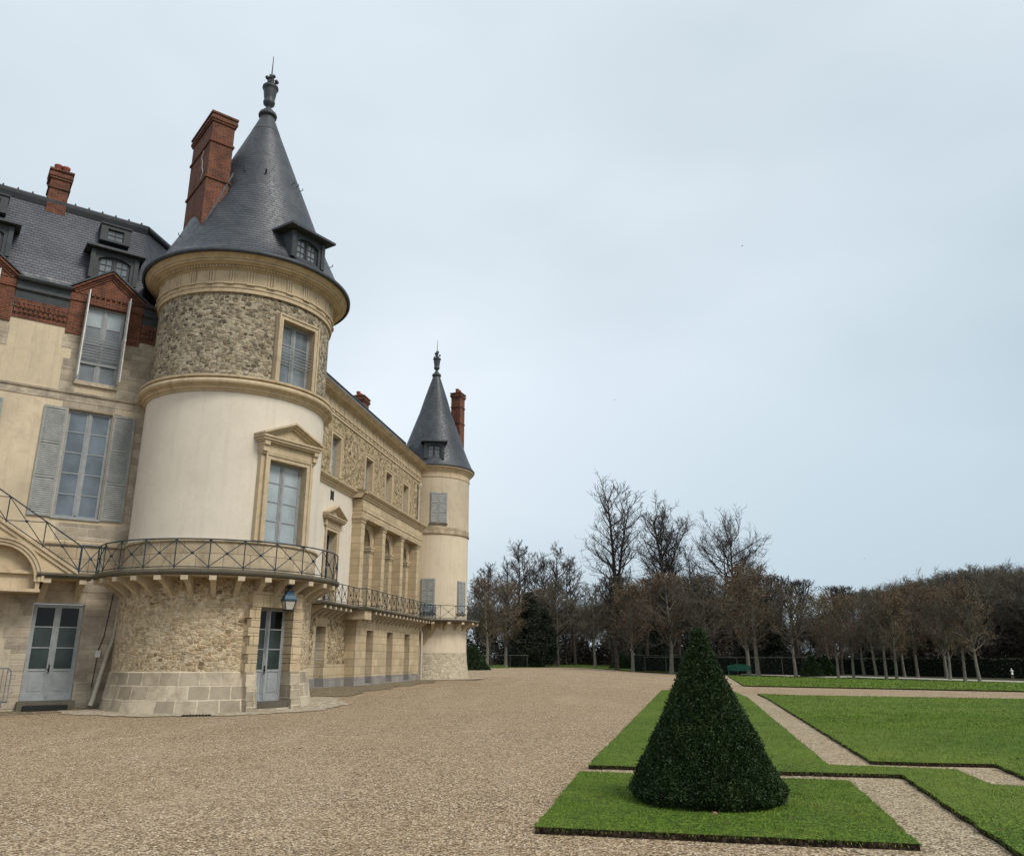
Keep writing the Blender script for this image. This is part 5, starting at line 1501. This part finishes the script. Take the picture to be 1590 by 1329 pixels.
x, y = polar(15.1, 112); plant('tallC', 'bare_tree', x, y, 17.9, .4, 'broad bare tree with spreading limbs, rightmost of the three big crowns', wide=1.0)
x, y = polar(12.6, 112); plant('slim', 'bare_tree', x, y, 15.5, 3.0, 'slim straight bare tree between the middle and right big crowns', wide=.8)
for i, (a, D, H, k) in enumerate([(-1.5, 140, 16.6, 'slimB'), (-.3, 150, 18.5, 'slim'), (.55, 146, 20.8, 'slimB'), (1.75, 152, 19.4, 'slimB'), (2.95, 148, 20.8, 'slim'), (4.35, 146, 18.4, 'slimB'), (5.6, 150, 12.0, 'slim')]):
    x, y = polar(a, D)
    plant(k, 'bare_tree', x, y, H, i*1.3, '%s bare tree from the left in the far group right of the far tower' % ORD[i], group='far bare trees right of the far tower', wide=1.15)
for i, a in enumerate((7.2, 9.2, 11.4, 13.3, 15.6, 17.9)):
    x, y = polar(a, 106); plant('fan', 'flat_topped_tree', x, y, 11.9, i*1.9, 'bare tree clipped to a flat top in the line standing below the three big crowns', group='line of flat-topped trees below the big crowns', wide=.95)
for i, (a, D, H, w) in enumerate([(19.1, 92, 9.9, 1.0), (21.55, 95, 9.5, .95), (22.6, 104, 9.4, .9), (17.2, 104, 9.9, 1.0)]):
    x, y = polar(a, D); plant('fan', 'flat_topped_tree', x, y, H, i*2.1, ['bare tree clipped to a flat fan top, widest one right of the big crowns', 'bare flat-topped tree next to the right of the widest fan tree', 'bare flat-topped tree furthest right of the fan trees', 'bare flat-topped tree half hidden left of the widest fan tree'][i], group='clipped flat-topped trees', wide=w)
# rows of young limes
ROW1 = [(35.79, 64.04), (35.46, 65.5), (36.13, 69.0), (31.72, 69.0), (31.73, 70.89), (29.7, 72.69), (29.2, 74.79)]
ROW2 = [(38.9, 74.79), (37.37, 77.02), (37.29, 79.4), (34.4, 78.91), (34.3, 81.4), (33.2, 86.89)]
for i, (x, y) in enumerate(ROW1):
    plant(('limeA', 'limeB', 'limeC')[i % 3], 'young_lime_tree', x, y, 6.5+rr.uniform(-.3, .3), rr.random()*6, '%s young lime from the right in the near row beside the pale road' % ORD[i], group='young limes along the pale road', lean=(rr.gauss(0, .02), rr.gauss(0, .03)))
for i, (x, y) in enumerate(ROW2):
    plant(('limeC', 'limeA', 'limeA', 'limeB')[i % 4], 'young_lime_tree', x, y, 7.2+rr.uniform(-.3, .4), rr.random()*6, '%s young lime from the right in the back row behind the pale road' % ORD[i], group='young limes along the pale road', lean=(rr.gauss(0, .02), rr.gauss(0, .03)))
MID = [((27.0, 79.5), 7.6, 'limeB', 'young lime standing alone at the right end of the clipped hedge'), ((24.0, 81.4), 9.6, 'limeA', 'brownish young lime with a pale trunk just right of the green bench'), ((24.4, 86.0), 9.0, 'limeC', 'leaning young lime with a pale trunk behind the green bench'),
 ((21.5, 92), 9.5, 'limeB', 'young lime behind the large yew cone at its right'), ((18.49, 96.68), 10.2, 'limeC', 'brown leaved lime just left of the large yew cone'), ((14.63, 101), 9.6, 'limeA', 'rusty brown lime below the tallest bare tree'),
 ((12.0, 120), 10.5, 'limeB', 'olive young lime left of the rusty brown lime'), ((7.6, 138), 12.5, 'limeB', 'young lime with a pale trunk on the far lawn'), ((4.9, 140), 11.5, 'limeC', 'young lime at the left edge of the far lawn beside the dark evergreen'),
 ((-3.7, 122), 11.5, 'limeC', 'brown lime behind the rail right of the far tower'), ((-1.0, 126), 11.2, 'limeA', 'brown lime between the far tower and the dark evergreen')]
for i, (c, H, k, lb) in enumerate(MID): plant(k, 'lime_tree', c[0], c[1], H, i*1.1, lb, wide=1.15)
# dark evergreens
for i, (a, D, H, lb) in enumerate([(1.15, 128, 11.0, 'tall dark evergreen at the left of the far lawn'), (2.2, 136, 9.0, 'dark evergreen right behind the tall dark evergreen'), (16.7, 98, 9.4, 'dark evergreen below the rightmost big crown'), (17.6, 95, 7.6, 'lower dark evergreen left of the widest fan tree'), (10.0, 112, 8.0, 'dark evergreen between the two left big crowns'), (23.6, 118, 9.2, 'dark cedar top rising between the fan trees and the right wood')]):
    x, y = polar(a, D); plant('everA', 'evergreen_tree', x, y, H, i*1.7, lb, group='dark evergreens', wide=1.0)
# wood behind: separate trees
k = 0
for a0, a1, D0, D1, H0, H1, n, gl in [(-3.0, 7.0, 150, 175, 9.5, 12.5, 10, 'bare woodland tree behind the far lawn'), (7.0, 17.3, 108, 150, 9.5, 12, 16, 'bare woodland tree behind the three big crowns'), (17.6, 24.5, 112, 150, 5.6, 7.2, 9, 'bare woodland tree behind the fan trees'), (24.2, 29.2, 98, 130, 8.7, 10.2, 15, 'dense bare woodland tree behind the row of young limes'), (28.6, 34.5, 91, 118, 8.8, 10.8, 20, 'dense bare woodland tree at the right edge of the wood')]:
    for i in range(n):
        a = a0+(a1-a0)*(i+rr.uniform(.1, .9))/n; D = rr.uniform(D0, D1); H = rr.uniform(H0, H1)*D/((D0+D1)/2)
        x, y = polar(a, D)
        plant(('woodA', 'woodB')[k % 2], 'woodland_tree', x, y, H, rr.random()*6.28, gl, group=gl.replace('tree', 'trees'), wide=rr.uniform(.95, 1.25)); k += 1
# thicket: shrubby mass that fills the wood between the trunks
def thicket():
    V, F = [], []; q = random.Random(91)
    def card(p, s):
        a = Vector((q.gauss(0, 1), q.gauss(0, 1), q.gauss(0, .6))).normalized(); u = frame_of(a)[0]; w = a.cross(u)
        i = len(V); V.extend([tuple(p-u*s), tuple(p+w*s*.5), tuple(p+u*s), tuple(p-w*s*.45)]); F.append((i, i+1, i+2, i+3))
    for a0, a1, D0, D1, H, n in [(-4, 4, 150, 185, 6.5, 11000), (4, 7.5, 156, 185, 5, 8000), (7, 17.5, 118, 150, 6.0, 15000), (17.5, 25, 122, 150, 3.6, 7000), (24.5, 30, 98, 130, 7.0, 26000), (29.0, 38, 92, 120, 7.0, 40000)]:
        for i in range(n):
            a = q.uniform(a0, a1); D = q.uniform(D0, D1); x, y = polar(a, D)
            h = H*(.75+.25*sin(a*3.1)+.2*sin(a*7.7+D*.2))
            z = gz(x, y)+h*q.random()**1.3
            card(Vector((x, y, z)), q.uniform(.07, .2)*(1 if a0 > 20 else 2))
    me = mesh_from(V, F, 'thicket', EVERG2); o = bpy.data.objects.new('thicket', me); COL.objects.link(o)
    tag(o, 'dark undergrowth of bare scrub filling the wood between the trunks', 'undergrowth', None, 'stuff')
EVERG2 = m_leaf('scrub', (.022, .02, .013), (.06, .05, .032), .85)
thicket()
def hedge(p0, p1, h, w, label, seed):
    d = Vector((p1[0]-p0[0], p1[1]-p0[1], 0)); L = d.length; d.normalize(); az = math.degrees(math.atan2(d.x, d.y))
    t = thing('clipped_hedge', label, 'hedge', (p0[0], p0[1], gz(*p0)))
    Mh = plane_map(p0, az); b = MB(); n = max(2, int(L/4))
    for i in range(n):
        a, c = L*i/n, L*(i+1)/n; z0, z1 = gz(*Mh(a, 0)[:2]), gz(*Mh(c, 0)[:2])
        mbox(b, Mh, a, c, min(z0, z1)-.1, (z0+z1)/2+h-.08, -w/2+.08, w/2-.08)
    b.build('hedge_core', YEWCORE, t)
    V, F = [], []; q = random.Random(seed)
    for i in range(int(L*130)):
        s = q.random()*L; f = q.random(); 
        if f < .35: o, z = q.uniform(-w/2, w/2), h
        else: o, z = (w/2 if f < .7 else -w/2), q.random()*h
        p = Vector(Mh(s, 0, o)); p.z = gz(p.x, p.y)+z; p += Vector((q.gauss(0, .04), q.gauss(0, .04), q.gauss(0, .035)))
        a = Vector((q.gauss(0, 1), q.gauss(0, 1), q.gauss(0, 1))).normalized(); u = frame_of(a)[0]; v = a.cross(u); s_ = q.uniform(.06, .13)
        i0 = len(V); V.extend([tuple(p-u*s_), tuple(p+v*s_*.6), tuple(p+u*s_), tuple(p-v*s_*.6)]); F.append((i0, i0+1, i0+2, i0+3))
    me = mesh_from([(v[0]-p0[0], v[1]-p0[1], v[2]-gz(*p0)) for v in V], F, 'hedge_leaves', HEDGE)
    o = bpy.data.objects.new('hedge_leaves', me); COL.objects.link(o); o.parent = t
hedge((15.5, 104), (20.2, 98.5), 1.9, 1.2, 'long dark clipped hedge left of the large yew cone at the end of the court', 1)
hedge((20.0, 95.5), (29.5, 84.0), 1.7, 1.2, 'long dark clipped hedge behind the green bench', 2)
hedge((.2, 128), (2.1, 126.5), 2.2, 2.6, 'rounded olive shrub hedge left of the small yew cone near the far tower', 3)
hedge((33, 100), (52, 66), 1.6, 2.0, 'low dark hedge under the wood behind the young limes at the right', 4)
def rail(p0, p1, label):
    L = math.hypot(p1[0]-p0[0], p1[1]-p0[1]); az = math.degrees(math.atan2(p1[0]-p0[0], p1[1]-p0[1]))
    t = thing('rail_fence', label, 'fence', (p0[0], p0[1], gz(*p0))); Mr = plane_map(p0, az); n = max(2, int(L/2.6))
    g = lambda s: gz(*Mr(s, 0)[:2])
    for z in (1.7,):
        b = MB(); tube(b, [Mr(L*i/n, g(L*i/n)+z) for i in range(n+1)], .03, 5); b.build('rail', GREYFENCE, t)
    for i in range(n+1):
        b = MB(); s = L*i/n; tube(b, [Mr(s, g(s)-.1), Mr(s, g(s)+1.75)], .035, 6); b.build('post', GREYFENCE, t)
GREYFENCE = m_paint('weathered_fence', (.09, .088, .08), .8, .3)
rail((-5.2, 116), (2.2, 121), 'thin grey rail fence right of the far tower')
rail((16.2, 101.4), (20.4, 96.6), 'thin grey rail fence on the hedge left of the large yew cone')
rail((20.6, 93.2), (29.2, 82.6), 'thin grey rail fence running behind the green bench')
def bench():
    c = (23.15, 85.0); az = math.degrees(math.atan2(24.11-23.01, 86.89-89.92)); az = 100
    z = gz(*c); t = thing('garden_bench', 'green painted wooden bench with an arched back in front of the hedge', 'bench', (c[0], c[1], z))
    B = plane_map(c, az)
    b = MB()
    for k in range(5): mbox(b, B, -1.15, 1.15, z+.42, z+.46, -.05+k*.1, .03+k*.1)
    b.build('seat', BENCHGREEN, t)
    b = MB(); n = 22
    for i in range(n):
        a, cc = -1.15+2.3*i/n, -1.15+2.3*(i+1)/n
        h = lambda s: z+.86+.2*max(0, cos(s/1.15*pi/2))**.8
        prism(b, B, [(a, h(a)-.1), (cc, h(cc)-.1), (cc, h(cc)), (a, h(a))], -.14, -.08)
        prism(b, B, [(a+.012, z+.46), (cc-.012, z+.46), (cc-.012, h(cc)-.1), (a+.012, h(a)-.1)], -.125, -.095)
    b.build('backrest', BENCHGREEN, t)
    for s in (-1.1, 1.04):
        for o in (-.13, .36):
            b = MB(); mbox(b, B, s, s+.07, z-.02, z+(.9 if o < 0 else .62), o, o+.07); b.build('leg', BENCHGREEN, t)
        b = MB(); mbox(b, B, s-.01, s+.08, z+.62, z+.67, -.1, .46); b.build('armrest', BENCHGREEN, t)
bench()
def statue():
    c = (44.0, 73.5); z = gz(*c)
    t = thing('garden_statue', 'small white statue against the dark wood at the right edge', 'statue', (c[0], c[1], z))
    b = MB(); obox(b, c, .34, .34, z-.05, z+.42, 30, .9); obox(b, c, .42, .42, z+.42, z+.5, 30); b.build('pedestal', SLAB, t)
    b = MB()
    sx = lambda pts, r: tube(b, [(c[0]+p[0], c[1]+p[1], z+p[2]) for p in pts], r, 8, True, True)
    sx([(0, 0, .5), (.02, 0, .7), (.03, 0, .86), (0, 0, 1.0), (0, 0, 1.12), (0, 0, 1.16)], [.15, .11, .09, .13, .09, .045])
    ball(b, (c[0], c[1], z+1.25), .075, 8, 6)
    sx([(-.1, 0, 1.08), (-.2, .03, .95), (-.08, -.08, .86)], [.045, .038, .025]); sx([(.1, 0, 1.08), (.22, 0, 1.0), (.28, -.03, .84)], [.045, .038, .025])
    b.build('figure', WHITESTONE, t); t.scale = (.62, .62, .62)
statue()
# ------------------------------------------------------------ birds
def bird(x, y, z, k, rot, label):
    b = MB()
    P = lambda a, c, e: (x+(a*cos(rot)-c*sin(rot))*k, y+(a*sin(rot)+c*cos(rot))*k, z+e*k)
    tube(b, [P(0, -.5, 0), P(0, -.35, .02), P(0, 0, 0), P(0, .3, .04), P(0, .45, .02)], [.01, .07*k, .11*k, .08*k, .01], 6)
    body = b
    t = thing('bird', label, 'bird', (x, y, z), None)
    b.build('body', BIRD, t)
    for s in (-1, 1):
        w = MB(); A = [P(s*.05, .2, .02), P(s*.5, .22, .22), P(s*1.0, -.05, .1), P(s*.5, -.1, .2), P(s*.05, -.18, .02)]
        w.face(A); w.face([(p[0], p[1], p[2]-.02*k) for p in A][::-1]); w.build('wing', BIRD, t)
for (a, el, D, k, lb) in [(17.8, 27.8, 90, .2, 'small dark bird high in the sky at the upper right, above the others'), (7.7, 18.0, 90, .13, 'tiny dark bird in the middle of the sky right of the far tower'), (12.75, 9.3, 90, .13, 'tiny dark bird just above the middle big crown'), (23.7, 6.3, 90, .13, 'tiny dark bird low in the sky at the right')]:
    bird(D*sin(R_(a)), D*cos(R_(a)), EYE+D*math.tan(R_(el)), k, a, lb)
